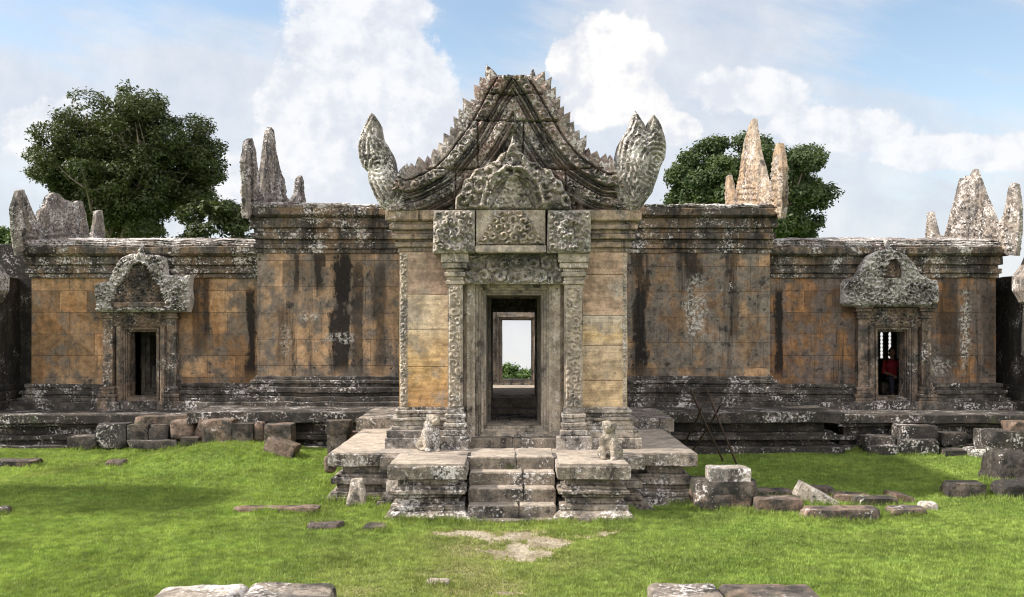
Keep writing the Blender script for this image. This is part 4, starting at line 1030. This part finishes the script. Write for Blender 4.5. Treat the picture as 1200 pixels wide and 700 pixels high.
SB("fallen_block", "small dark cube stone below the rounded block of the left row", 211, 232, 513, 526, .35, 'block_dark', seed=11, group=gl, D=21.2)
SB("fallen_slab", "tilted brown beam-shaped stone sliding down the right side of the grass mound", 308, 345, 517, 531, .35, 'block', seed=12, ry=16, rz=-12, D=19.9, cat="stone slab", group=gl)
SB("fallen_block", "upper stone of the small stack left of the platform", 381, 410, 494, 508, .4, 'block_dark', seed=13, D=19.6, group="small stack left of the platform", cat="stone block")
SB("fallen_block", "lower narrow stone of the small stack left of the platform", 383, 406, 508, 532, .35, 'block_dark', seed=14, D=19.6, group="small stack left of the platform")
SB("fallen_block", "lichened stone standing close behind the small stack left of the platform", 402, 426, 507, 528, .4, 'block', seed=15, D=19.9, group="small stack left of the platform")
SB("pale_stone", "pale rounded stone at the foot of the platform's left edge", 379, 392, 534, 553, .3, 'block', seed=16, D=17.4, rnd=.1, cat="stone")
SB("flat_slab", "dark flat slab in the grass at the left edge of the lawn", -12, 38, 541, 548, .5, 'block_dark', seed=17, rz=6, cat="stone slab")
SB("small_rock", "tiny dark rock at the far left edge of the lawn, below the flat slab", -6, 8, 595, 603, .2, 'block_dark', seed=18, rnd=.08, cat="rock")
SB("small_rock", "small mossy rock half sunk in the grass at the left foot of the mound", 122, 146, 540, 548, .3, 'block_dark', seed=19, rnd=.1, cat="rock")
SB("flat_slab", "long narrow grass-grown slab lying alone on the left lawn", 272, 372, 595.5, 602, .28, 'block', seed=20, rz=-1.5, cat="stone slab", rough=.02)
SB("small_rock", "low jagged dark rock in the lawn left of the stair block", 358, 400, 614, 621, .28, 'block_dark', seed=21, rnd=.06, rough=.06, cat="rock")
SB("small_rock", "brown flat rock in the grass at the left foot of the stair block", 424, 452, 617, 622, .3, 'block_dark', seed=22, rnd=.07, cat="rock")
SB("small_rock", "thin pale stone flush with the worn grass before the steps", 498, 527, 681, 686, .16, 'paving', seed=23, rnd=.04, cat="rock", sink=.06)
SB("leaning_slab", "pointed lichened slab leaning upright against the platform's left front", 405, 430, 561, 593, .14, 'base', seed=24, rx=-12, taper=.35, rnd=.06, D=15.25, cat="stone slab", rough=.03)
SB("bollard_stone", "round moulded stone post in the corner between platform and left stair block", 451, 470, 561, 590, .25, 'base', seed=25, D=15.2, rnd=.11, cat="carved stone")
gr = "fallen stones on the right lawn"
SB("stacked_block", "bottom stone of the three-high stack right of the platform", 815, 888, 580, 599, .75, 'block', seed=30, group="three stones stacked right of the platform")
SB("stacked_block", "middle stone of the three-high stack right of the platform", 817, 889, 565, 580.5, .7, 'block_dark', seed=31, D=15.15, rz=2, group="three stones stacked right of the platform")
SB("stacked_block", "top stone of the three-high stack, smaller and white with lichen", 833, 881, 550, 565.5, .5, 'base', seed=32, D=15.2, rz=-3, group="three stones stacked right of the platform")
SB("fallen_block", "squared brown block touching the right of the three-high stack", 888, 942, 586, 604, .45, 'block', seed=33, group=gr)
SB("fallen_slab", "flat brown slab behind the squared block beside the stack", 891, 936, 577, 587, .5, 'block', seed=34, D=16.3, group=gr, cat="stone slab")
SB("fallen_block", "tilted lichened slab leaning down in the middle of the right rubble row", 930, 980, 575, 590, .3, 'base', seed=35, ry=28, rz=-8, D=15.75, group=gr)
SB("fallen_block", "small dark block behind the tilted lichened slab", 952, 979, 573, 587, .4, 'block_dark', seed=36, D=16.4, group=gr)
SB("fallen_slab", "long low flat-topped kerb stone at the front of the right rubble row", 941, 1032, 598, 612, .38, 'block', seed=37, group=gr, cat="stone slab")
SB("fallen_block", "reddish block behind the long kerb stone, left of centre", 979, 1022, 581, 593, .4, 'block', seed=38, D=16.1, group=gr)
SB("fallen_block", "mossy block right behind the end of the long kerb stone", 1008, 1053, 585, 598, .4, 'block_dark', seed=39, D=15.6, rz=4, group=gr)
SB("fallen_block", "worn brown slab-like stone near the right end of the rubble row", 1045, 1070, 581, 594, .5, 'block', seed=40, D=16.0, ry=10, group=gr)
SB("fallen_slab", "low flat stone in front at the right end of the rubble row", 1045, 1088, 597, 606, .35, 'block', seed=41, group=gr, cat="stone slab")
SB("small_rock", "last small pale rock at the right tip of the rubble row", 1080, 1101, 590, 599, .25, 'base', seed=42, rnd=.07, cat="rock")
SB("lone_block", "dark squared block standing alone on the right lawn", 1114, 1157, 568, 584, .45, 'block_dark', seed=43, rz=-5)
SB("edge_block", "big brown block of the pile at the right edge, below the terrace", 1158, 1215, 506, 531, .7, 'terrace', seed=44, D=21.0, group="stone pile at the right edge")
SB("edge_block", "small orange-brown block topmost of the pile at the right edge", 1186, 1215, 495, 506.5, .5, 'block', seed=45, D=21.1, group="stone pile at the right edge")
SB("boulder", "dark rough boulder at the right edge of the lawn", 1167, 1225, 534, 567, .8, 'ruin', seed=46, rnd=.12, rough=.11, taper=.3, cat="boulder")
SB("boulder", "low dark boulder lying in front of the rough one at the right edge", 1176, 1230, 568, 586, .5, 'ruin', seed=47, rnd=.07, rough=.08, cat="boulder")
SB("flat_slab", "thin dark slab in the grass left of the round lichened stone", 1108, 1136, 528, 534, .4, 'block_dark', seed=49, D=21.3, cat="stone slab")
SB("foundation_block", "grey moulded foundation stone stepping out below the right side door", 1014, 1050, 512, 522, .6, 'terrace', seed=50, D=21.7, group="loose terrace stones below the right side door")
SB("foundation_block", "lowest pale foundation stone in the grass below the right side door", 1018, 1056, 523, 533, .4, 'terrace', seed=51, D=21.4, group="loose terrace stones below the right side door")
SB("foundation_block", "dark middle stone of the step stack below the right side door", 1056, 1099, 500, 515, .7, 'terrace', seed=52, D=21.8, group="loose terrace stones below the right side door")
SB("foundation_block", "bottom dark stone of the step stack below the right side door", 1056, 1101, 516, 531, .5, 'terrace', seed=53, D=21.5, group="loose terrace stones below the right side door")
SB("foundation_block", "smooth pale moulded stone right of the step stack, set in the terrace shadow", 1104, 1134, 508, 520, .5, 'terrace', seed=54, D=21.9, group="loose terrace stones below the right side door")
SB("foundation_block", "lichened step stone jutting from the terrace below the left side door", 112, 148, 497, 523, .5, 'plinth', seed=55, D=21.95)
SB("foundation_block", "low dark stone jutting from the terrace left of the left side door", 78, 112, 512, 525, .5, 'block_dark', seed=56, D=21.9)
# round lichened stone
mb = MB(); cx, cy = X(1148, 21.3), 21.4
rr = (X(1164, 21.3) - X(1132, 21.3)) / 2
loft(mb, [np.array([(cx + r * math.cos(a), cy + r * math.sin(a), z_) for a in np.linspace(0, 6.2832, 29)[:-1]]) for z_, r in ((-.05, rr * .95), (.06, rr), (.15, rr), (.18, rr * .94), (.185, rr * .55), (.13, rr * .5), (.13, rr * .2))])
o = mb.build("round_stone", M['white_carved'], None, rough=.02, fine=.008, loc=(cx, cy, 0), rscale=4); tag(o, "round lichened pedestal stone lying in the right shaded grass", "carved stone")
# balustrade stones in the near foreground
gf = "near stones cut off by the bottom edge"
SB("near_block", "lichened worn-round stone at the bottom edge, left one of the left pair", 149, 263, 714, 790, .85, 'base', D=7.95, seed=60, rnd=.10, rough=.03, group=gf)
SB("near_block", "flat-topped squared stone at the bottom edge, right one of the left pair", 264.5, 374, 714, 790, .85, 'platform', D=7.95, seed=61, rnd=.04, group=gf)
SB("near_block", "pale squared stone at the bottom edge, left one of the right pair", 774, 864, 715, 790, .85, 'platform', D=7.95, seed=62, rnd=.04, group=gf)
SB("near_block", "brown grained stone at the bottom edge, right one of the right pair", 866, 984, 716, 790, .85, 'block', D=7.95, seed=63, rnd=.06, group=gf)

# ------------------------------------------------------------------ statues, poles, person
def blobs(name, parts_, mat, voxel, loc, rot=0, parent=None, rough=0, rscale=8, smooth=180):
    """one continuous body: tapered limbs and ellipsoids fused by a voxel remesh"""
    bm = bmesh.new()
    def ball(c, r):
        from mathutils import Matrix
        r = (r, r, r) if not hasattr(r, '__len__') else r
        bmesh.ops.create_icosphere(bm, subdivisions=2, radius=1, matrix=Matrix.Translation(c) @ Matrix.Diagonal((*r, 1)))
    for p in parts_:
        if len(p) == 2: ball(*p)
        else:
            a, b_, r0, r1 = p; a, b_ = Vector(a), Vector(b_)
            n = max(2, int((b_ - a).length / (min(r0, r1) * .45)))
            for i in range(n + 1): ball(a.lerp(b_, i / n), r0 + (r1 - r0) * i / n)
    me = bpy.data.meshes.new(name); bm.to_mesh(me); bm.free()
    o = bpy.data.objects.new(name, me); COL.objects.link(o)
    md = o.modifiers.new('r', 'REMESH'); md.mode = 'VOXEL'; md.voxel_size = voxel
    dg = bpy.context.evaluated_depsgraph_get()
    m2 = bpy.data.meshes.new_from_object(o.evaluated_get(dg)); o.modifiers.clear(); o.data = m2
    V = np.empty(len(m2.vertices) * 3, np.float32); m2.vertices.foreach_get('co', V); V = V.reshape(-1, 3).astype(float)
    if rough: V = V + vec_noise(V, rscale, 2) * 2 * rough
    # soften voxel steps
    m2.vertices.foreach_set('co', V.astype(np.float32).ravel())
    bm = bmesh.new(); bm.from_mesh(m2)
    for _ in range(2): bmesh.ops.smooth_vert(bm, verts=bm.verts, factor=.4, use_axis_x=True, use_axis_y=True, use_axis_z=True)
    bm.to_mesh(m2); bm.free()
    m2.materials.clear(); m2.materials.append(mat)
    m2.polygons.foreach_set('use_smooth', [True] * len(m2.polygons))
    if parent is not None: o.parent = parent
    else: o.location = loc; o.rotation_euler = (0, 0, rot)
    return o
def lion(name, label, loc, rot, sc, head_turn=0):
    k = sc
    s = lambda *v: tuple(q * k for q in v)
    ht = head_turn
    P = [(s(0, .08, .18), s(.20, .23, .19)), (s(0, -.02, .32), s(.175, .165, .20)), (s(0, -.07, .45), s(.155, .135, .14)),
         (s(0, -.07, .56), s(.14, .13, .10)), (s(ht, -.11, .67), s(.145, .14, .125)), (s(ht * 1.4, -.22, .635), s(.085, .075, .06)), (s(ht * 1.4, -.21, .585), s(.07, .065, .035)),
         (s(ht - .11, -.07, .735), s(.035, .03, .035)), (s(ht + .11, -.07, .735), s(.035, .03, .035)),
         (s(ht * 1.2 - .055, -.225, .70), s(.034, .024, .024)), (s(ht * 1.2 + .055, -.225, .70), s(.034, .024, .024)), (s(ht * 1.5, -.285, .655), s(.03, .022, .022))]
    for q in (-1, 1):
        P += [(s(q * .115, -.12, .42), s(q * .105, -.17, .05), .085 * k, .065 * k), (s(q * .105, -.22, .035), s(.065, .085, .04)),
              (s(q * .175, .08, .13), s(.095, .17, .13)), (s(q * .16, -.06, .04), s(.06, .10, .04))]
    P += [(s(.0, .28, .06), s(.10, .30, .14), .035 * k, .028 * k), (s(.10, .30, .14), s(.04, .26, .24), .028 * k, .022 * k)]
    P += [(s(0, .05, .0), s(.20, .26, .025))]
    o = blobs(name, P, M['lion'], .012, loc, rot, rough=.02)
    tag(o, label, "statue", "guardian lion statues")
    FOOT.append((loc[0], loc[1], .1, .1))
    return o
lion("guardian_lion", "weathered seated stone lion at the left foot of the doorway, head turned sideways", (X(503, 16.05), 15.98, .825), R(25), .76, .05)
lion("guardian_lion", "pale lichened stone lion seated on the top of the right stair block", (X(715, 14.95), 15.02, .825), R(-14), .74, 0)

pol = thing("scaffold_poles", "thin rusty crossed poles propped in the grass right of the platform", "poles", (X(835, 18.5), 18.5, 0))
mp = plain("rusty dark pole", (.07, .045, .035), .8, .4, 20)
def pole(a, b_, Da, Db, r=.019):
    A = Vector((X(a[0], Da), Da, Z(a[1], Da))); B = Vector((X(b_[0], Db), Db, Z(b_[1], Db)))
    ax = (B - A).normalized(); q = ax.orthogonal().normalized(); w = ax.cross(q)
    rings = []
    for t in np.linspace(0, 1, 10):
        c = A.lerp(B, t) + w * .012 * math.sin(t * 5)
        rings.append(np.array([c + (q * math.cos(g_) + w * math.sin(g_)) * r for g_ in np.linspace(0, 6.2832, 9)[:-1]]))
    mb = MB(); loft(mb, rings); mb.build("pole", mp, pol, smooth=60)
pole((809, 456), (847, 541), 19.3, 20.6); pole((828, 456), (863, 545), 19.2, 20.1)
pole((845, 474), (811, 531), 19.6, 21.2); pole((822, 478), (797, 532), 19.6, 21.2); pole((799, 470), (842, 473), 19.6, 19.6, .012)

# person sitting inside the right side door
skin = plain("skin", (.33, .19, .12), .6, .1); red = plain("dark red cloth", (.30, .025, .035), .9, .3); trs = plain("dark trousers cloth", (.05, .05, .07), .9, .2); hair = plain("black hair", (.012, .010, .009), .6, .2); cap = plain("blue cloth", (.06, .14, .42), .8, .2)
px_ = X(1045, 25.8)
PE = thing("person", "person in a dark red top sitting in the shadow inside the right side door", "person", (px_, 25.8, .98))
mb = MB()
o = None
hips = .40
def hand(wr, dr, q):
    wr = Vector(wr); dr = Vector(dr).normalized(); side = Vector((q, 0, 0))
    out = [((wr), (wr + dr * .085), .026, .030)]
    for k in range(4):
        b0 = wr + dr * .09 + side * (k - 1.5) * .019
        L = (.062, .074, .070, .052)[k]
        m_ = b0 + dr * L * .55 + Vector((0, 0, -.006)); e_ = m_ + dr * L * .35 + Vector((0, 0, -.022))
        out += [(b0, m_, .0095, .009), (m_, e_, .009, .008)]
    t0 = wr + dr * .03 - side * .028; t1 = t0 + dr * .035 - side * .025; out += [(t0, t1, .012, .010), (t1, t1 + dr * .03, .010, .009)]
    return out
arm = {}
Pb = [((0, 0, hips + .06), (.155, .11, .11)), ((0, -.01, hips + .10), (0, .0, hips + .42), .12, .135), ((0, 0, hips + .46), (.175, .085, .06)), ((0, -.01, hips + .50), (0, -.02, hips + .60), .050, .048),
      ((0, -.03, hips + .72), (.075, .092, .115)), ((0, -.06, hips + .665), (.052, .055, .05)), ((0, -.125, hips + .70), (.013, .018, .02)), ((-.077, -.02, hips + .705), (.012, .02, .03)), ((.077, -.02, hips + .705), (.012, .02, .03)),
      ((0, -.118, hips + .655), (.026, .010, .008))]
for q in (-1, 1):
    sh, el, wr = (q * .18, 0, hips + .46), (q * .25, -.12, hips + .22), (q * .10, -.36, hips + .14)
    kn, an = (q * .16, -.44, hips + .06), (q * .14, -.42, .06)
    arm[q] = (sh, el, wr, kn, an)
    Pb += [(sh, el, .052, .042), (el, wr, .040, .028)] + hand(wr, (-q * .15, -1, -.25), q)
    Pb += [((q * .09, -.02, hips + .05), kn, .085, .062), (kn, an, .060, .040), (an, (q * .15, -.58, .03), .040, .030)]
body = blobs("body", Pb, skin, .008, None, parent=PE)
Pt = [((0, 0, hips + .08), (.165, .12, .10)), ((0, -.01, hips + .10), (0, 0, hips + .42), .134, .150), ((0, 0, hips + .455), (.19, .10, .065))]
for q in (-1, 1): Pt += [(arm[q][0], arm[q][1], .066, .060)]
blobs("top", Pt, red, .012, None, parent=PE, rough=.006)
Pl = []
for q in (-1, 1): Pl += [((q * .09, -.02, hips + .04), arm[q][3], .100, .076), (arm[q][3], (q * .14, -.42, .12), .074, .056)]
blobs("trousers", Pl, trs, .012, None, parent=PE, rough=.006)
blobs("hair", [((0, -.005, hips + .755), (.084, .092, .095)), ((0, .03, hips + .68), (.075, .06, .09))], hair, .01, None, parent=PE)
st = MB(); box(st, px_ - .28, px_ + .28, 25.73, 26.1, .97, .97 + hips - .045, .1); o = st.build("seat_stone", M['inner'], None, rough=.01, loc=(px_, 25.9, .97)); tag(o, "squared stone the person sits on inside the right side door", "stone block")

# ------------------------------------------------------------------ trees
def tube(mb, pts, radii, n=7):
    rings = []
    for i, p in enumerate(pts):
        p = Vector(p); t = (Vector(pts[min(i + 1, len(pts) - 1)]) - Vector(pts[max(i - 1, 0)])).normalized()
        q = t.orthogonal().normalized(); w = t.cross(q)
        rings.append(np.array([p + (q * math.cos(a) + w * math.sin(a)) * radii[i] for a in np.linspace(0, 2 * math.pi, n, endpoint=False)]))
    # keep rings aligned
    loft(mb, rings)
def tree(name, label, base, centre, radii, n_clump, n_leaf, leaf, mat, seed, clump_r=(1.0, 1.7), trunk_r=.45, group=None, hollow=.45, floor=-.75, cat="tree"):
    r = np.random.default_rng(seed)
    T_ = thing(name, label, cat, base, group)
    C = np.array(centre, float); Rr = np.array(radii, float)
    cl = []
    while len(cl) < n_clump:
        p = r.normal(size=3); p /= np.linalg.norm(p)
        k = r.uniform(hollow, 1) ** .6
        p = p * k
        if p[2] < floor: continue
        q = C + p * Rr * (1 + .05 * r.normal())
        cl.append(q)
    cl = np.array(cl); cr = r.uniform(*clump_r, size=n_clump)
    # leaves: mostly the upper skin of each clump, ragged
    w = cr ** 2; cnt = r.multinomial(n_leaf, w / w.sum())
    ci = np.repeat(np.arange(n_clump), cnt)
    dvec = r.normal(size=(n_leaf, 3)); dvec /= np.linalg.norm(dvec, axis=1)[:, None]
    rad = r.uniform(.25, 1, n_leaf) ** .45
    sq = np.array([1.15, 1.15, .62])
    pos = cl[ci] + dvec * (cr[ci] * rad)[:, None] * sq + r.normal(size=(n_leaf, 3)) * .10
    gap = fbm(pos * .9, seed + 5, 2); kp = gap > .385
    pos = pos[kp]; n = len(pos); dv = dvec[kp]
    nrm = dv * .5 + r.normal(size=(n, 3)) * .6 + np.array([0, 0, .7]); nrm /= np.linalg.norm(nrm, axis=1)[:, None]
    t = np.cross(nrm, r.normal(size=(n, 3))); t /= np.linalg.norm(t, axis=1)[:, None]; b_ = np.cross(nrm, t)
    s_ = leaf * r.uniform(.6, 1.3, n)[:, None]
    V = np.stack([pos - t * s_, pos + b_ * s_ * .48 + nrm * s_ * .15, pos + t * s_, pos - b_ * s_ * .48 + nrm * s_ * .15], 1).reshape(-1, 3) - np.array(base)
    me = mesh_from_arrays("crown", V, np.arange(n * 4).reshape(-1, 4))
    link("crown", me, M[mat], T_, smooth=0)
    mb = MB(); B = np.array(base, float)
    fork = B + (C - B) * np.array([.6, .6, .45])
    tube(mb, [B - [0, 0, .3], B + (fork - B) * .3 + r.normal(size=3) * .1, B + (fork - B) * .7 + r.normal(size=3) * .12, fork], [trunk_r * 1.35, trunk_r, trunk_r * .85, trunk_r * .7], 10)
    nm = max(3, min(9, n_clump // 8)); hubs = []
    for k in range(n_clump):
        e = cl[k]
        if k < nm:
            dlt = e - fork; L_ = np.linalg.norm(dlt)
            m1 = fork + dlt * .3 + np.array([0, 0, .10 * L_]) + r.normal(size=3) * .06 * L_; m2 = fork + dlt * .65 + np.array([0, 0, .07 * L_]) + r.normal(size=3) * .06 * L_
            q = trunk_r * r.uniform(.38, .55)
            tube(mb, [fork - [0, 0, .2], m1, m2, e], [q, q * .75, q * .45, q * .15], 7)
            hubs += [m1, m2, (m1 + m2) / 2, (m2 + e) / 2]
        else:
            h_ = np.array(hubs); st_ = h_[np.argmin(np.linalg.norm(h_ - e, axis=1) + .5 * np.maximum(0, h_[:, 2] - e[2]))]
            q = trunk_r * r.uniform(.10, .18); md_ = st_ + (e - st_) * .5 + r.normal(size=3) * .12 * np.linalg.norm(e - st_)
            tube(mb, [st_, md_, e], [q, q * .6, q * .2], 5)
    mb.build("trunk", M['bark'], T_, smooth=60)
    return T_
Dt = 60
tree("broad_tree", "big dark domed tree rising behind the left wing of the temple", (X(150, Dt), Dt, float(ground_z(np.array([0.]), np.array([Dt]))[0])), (X(140, Dt), Dt + 1, Z(198, Dt)), (5.2, 4.9, 4.8), 200, 210000, .11, 'leaf_a', 3, (.7, 1.25), .42, hollow=.25)
Dt = 55
tree("broad_tree", "wide deep green tree rising behind the ruined gable of the right block", (X(895, Dt), Dt, float(ground_z(np.array([0.]), np.array([Dt]))[0])), (X(880, Dt), Dt + 1, Z(226, Dt)), (4.5, 4.2, 3.3), 115, 120000, .115, 'leaf_b', 5, (.55, 1.0), .38)
Dt = 58
tree("low_tree", "low bushy tree filling the gap right of the big left tree, behind the wing roof", (X(255, Dt), Dt, -3), (X(255, Dt), Dt, Z(272, Dt)), (2.0, 2.0, 1.6), 18, 14000, .14, 'leaf_a', 8, (.6, 1.0), .2)
Dt = 62
tree("low_tree", "small pale tree top at the far left edge behind the ruined gallery", (X(8, Dt), Dt, -3), (X(6, Dt), Dt, Z(288, Dt)), (1.2, 1.5, .9), 10, 7000, .14, 'leaf_c', 9, (.5, .8), .2)
Dt = 70
for px, py, sd, lb in ((592, 436, 21, "small round tree seen through the far doorway, on its left side"), (621, 438, 22, "small round tree seen through the far doorway, on its right side"), ):
    tree("distant_tree", lb, (X(px, Dt), Dt, -6.5), (X(px, Dt), Dt, Z(py, Dt) - .35), (.85, .9, .85), 14, 9000, .10, 'leaf_c', sd, (.32, .5), .12, group="trees beyond the far doorway", floor=-2)
tree("distant_tree", "lowest tree seen through the far doorway, between the two round ones", (X(606, Dt + 4), Dt + 4, -7), (X(606, Dt + 4), Dt + 4, Z(448, Dt + 4) - 1.0), (1.0, .9, .7), 12, 7000, .10, 'leaf_c', 24, (.32, .5), .12, group="trees beyond the far doorway", floor=-2)
# the tree just outside the picture on the left, whose shade lies on the lawn
tree("shade_tree", "slim tree standing on the left lawn beyond the picture's edge", (-16.2, 15.6, 0), (-16.2, 15.5, 7.6), (1.8, 1.2, 1.0), 14, 12000, .14, 'leaf_a', 12, (.5, .9), .2)

# ------------------------------------------------------------------ grass blades
def grass(n, y0, y1, h0, seed):
    r = np.random.default_rng(seed)
    yy = r.uniform(y0, y1, n); hwid = yy * .54 + 2.2
    xx = r.uniform(-1, 1, n) * hwid
    dr = dirt_at(xx, yy)
    k = r.uniform(0, 1, n) > np.clip((dr - .30) * 2.2, 0, .985)
    for (a, b_, c, e) in ((-2.9, 2.9, 15.7, 22), (-1.8, -.66, 14.45, 15.7), (.62, 1.68, 14.45, 15.7), (-.68, .64, 14.36, 15.7), (-7.1, 7.2, 21.7, 30), (-20, 20, 22.4, 30)):
        k &= ~((xx > a) & (xx < b_) & (yy > c) & (yy < e))
    for cx, cy, rx, ry in FOOT:
        k &= ~((np.abs(xx - cx) < rx - .06) & (np.abs(yy - cy) < ry - .06))
    xx, yy, dr = xx[k], yy[k], dr[k]; n = len(xx)
    zz = ground_z(xx, yy)
    tall = np.zeros(n)
    for (cx, cy, rx, ry) in FOOT + [(-1.25, 14.95, .66, .62), (1.16, 14.95, .62, .62), (0, 14.5, .68, .2), (-2.5, 15.8, .55, .25), (2.45, 15.8, .5, .25)]:
        dd = np.maximum(np.abs(xx - cx) - rx, np.abs(yy - cy) - ry)
        tall = np.maximum(tall, np.clip(1 - dd / .16, 0, 1) * (fbm(np.stack([xx * 3, yy * 3, 0 * xx], 1), 8, 2) > .42))
    tuft = fbm(np.stack([xx * 2.2, yy * 2.2, 0 * xx], 1), 14, 3)
    h = h0 * r.uniform(.55, 1.25, n) * (.65 + .8 * np.clip(tuft - .25, 0, 1)) * (1 + 1.7 * tall) * np.clip(1.25 - dr, .35, 1)
    a = r.uniform(0, 6.283, n); w = r.uniform(.0028, .0055, n) * (1 + yy / 18)
    lean = r.normal(size=(n, 2)) * .45
    dxv, dyv = np.cos(a) * w, np.sin(a) * w
    V = np.stack([np.stack([xx - dxv, yy - dyv, zz - .005], 1), np.stack([xx + dxv, yy + dyv, zz - .005], 1), np.stack([xx + lean[:, 0] * h, yy + lean[:, 1] * h, zz + h], 1)], 1).reshape(-1, 3)
    return V, dr
V1, d1 = grass(540000, 9.9, 15.5, .040, 1)
V2, d2 = grass(390000, 15.5, 22.5, .050, 2)
V = np.concatenate([V1, V2]); dr = np.repeat(np.concatenate([d1, d2]), 3)
me = mesh_from_arrays("grass", V, np.arange(len(V)).reshape(-1, 3))
me.attributes.new('dirt', 'FLOAT', 'POINT').data.foreach_set('value', dr.astype(np.float32))
o = link("grass", me, M['grass'], smooth=0)
tag(o, "short bright green lawn grass in front of the temple", "grass", kind='stuff')
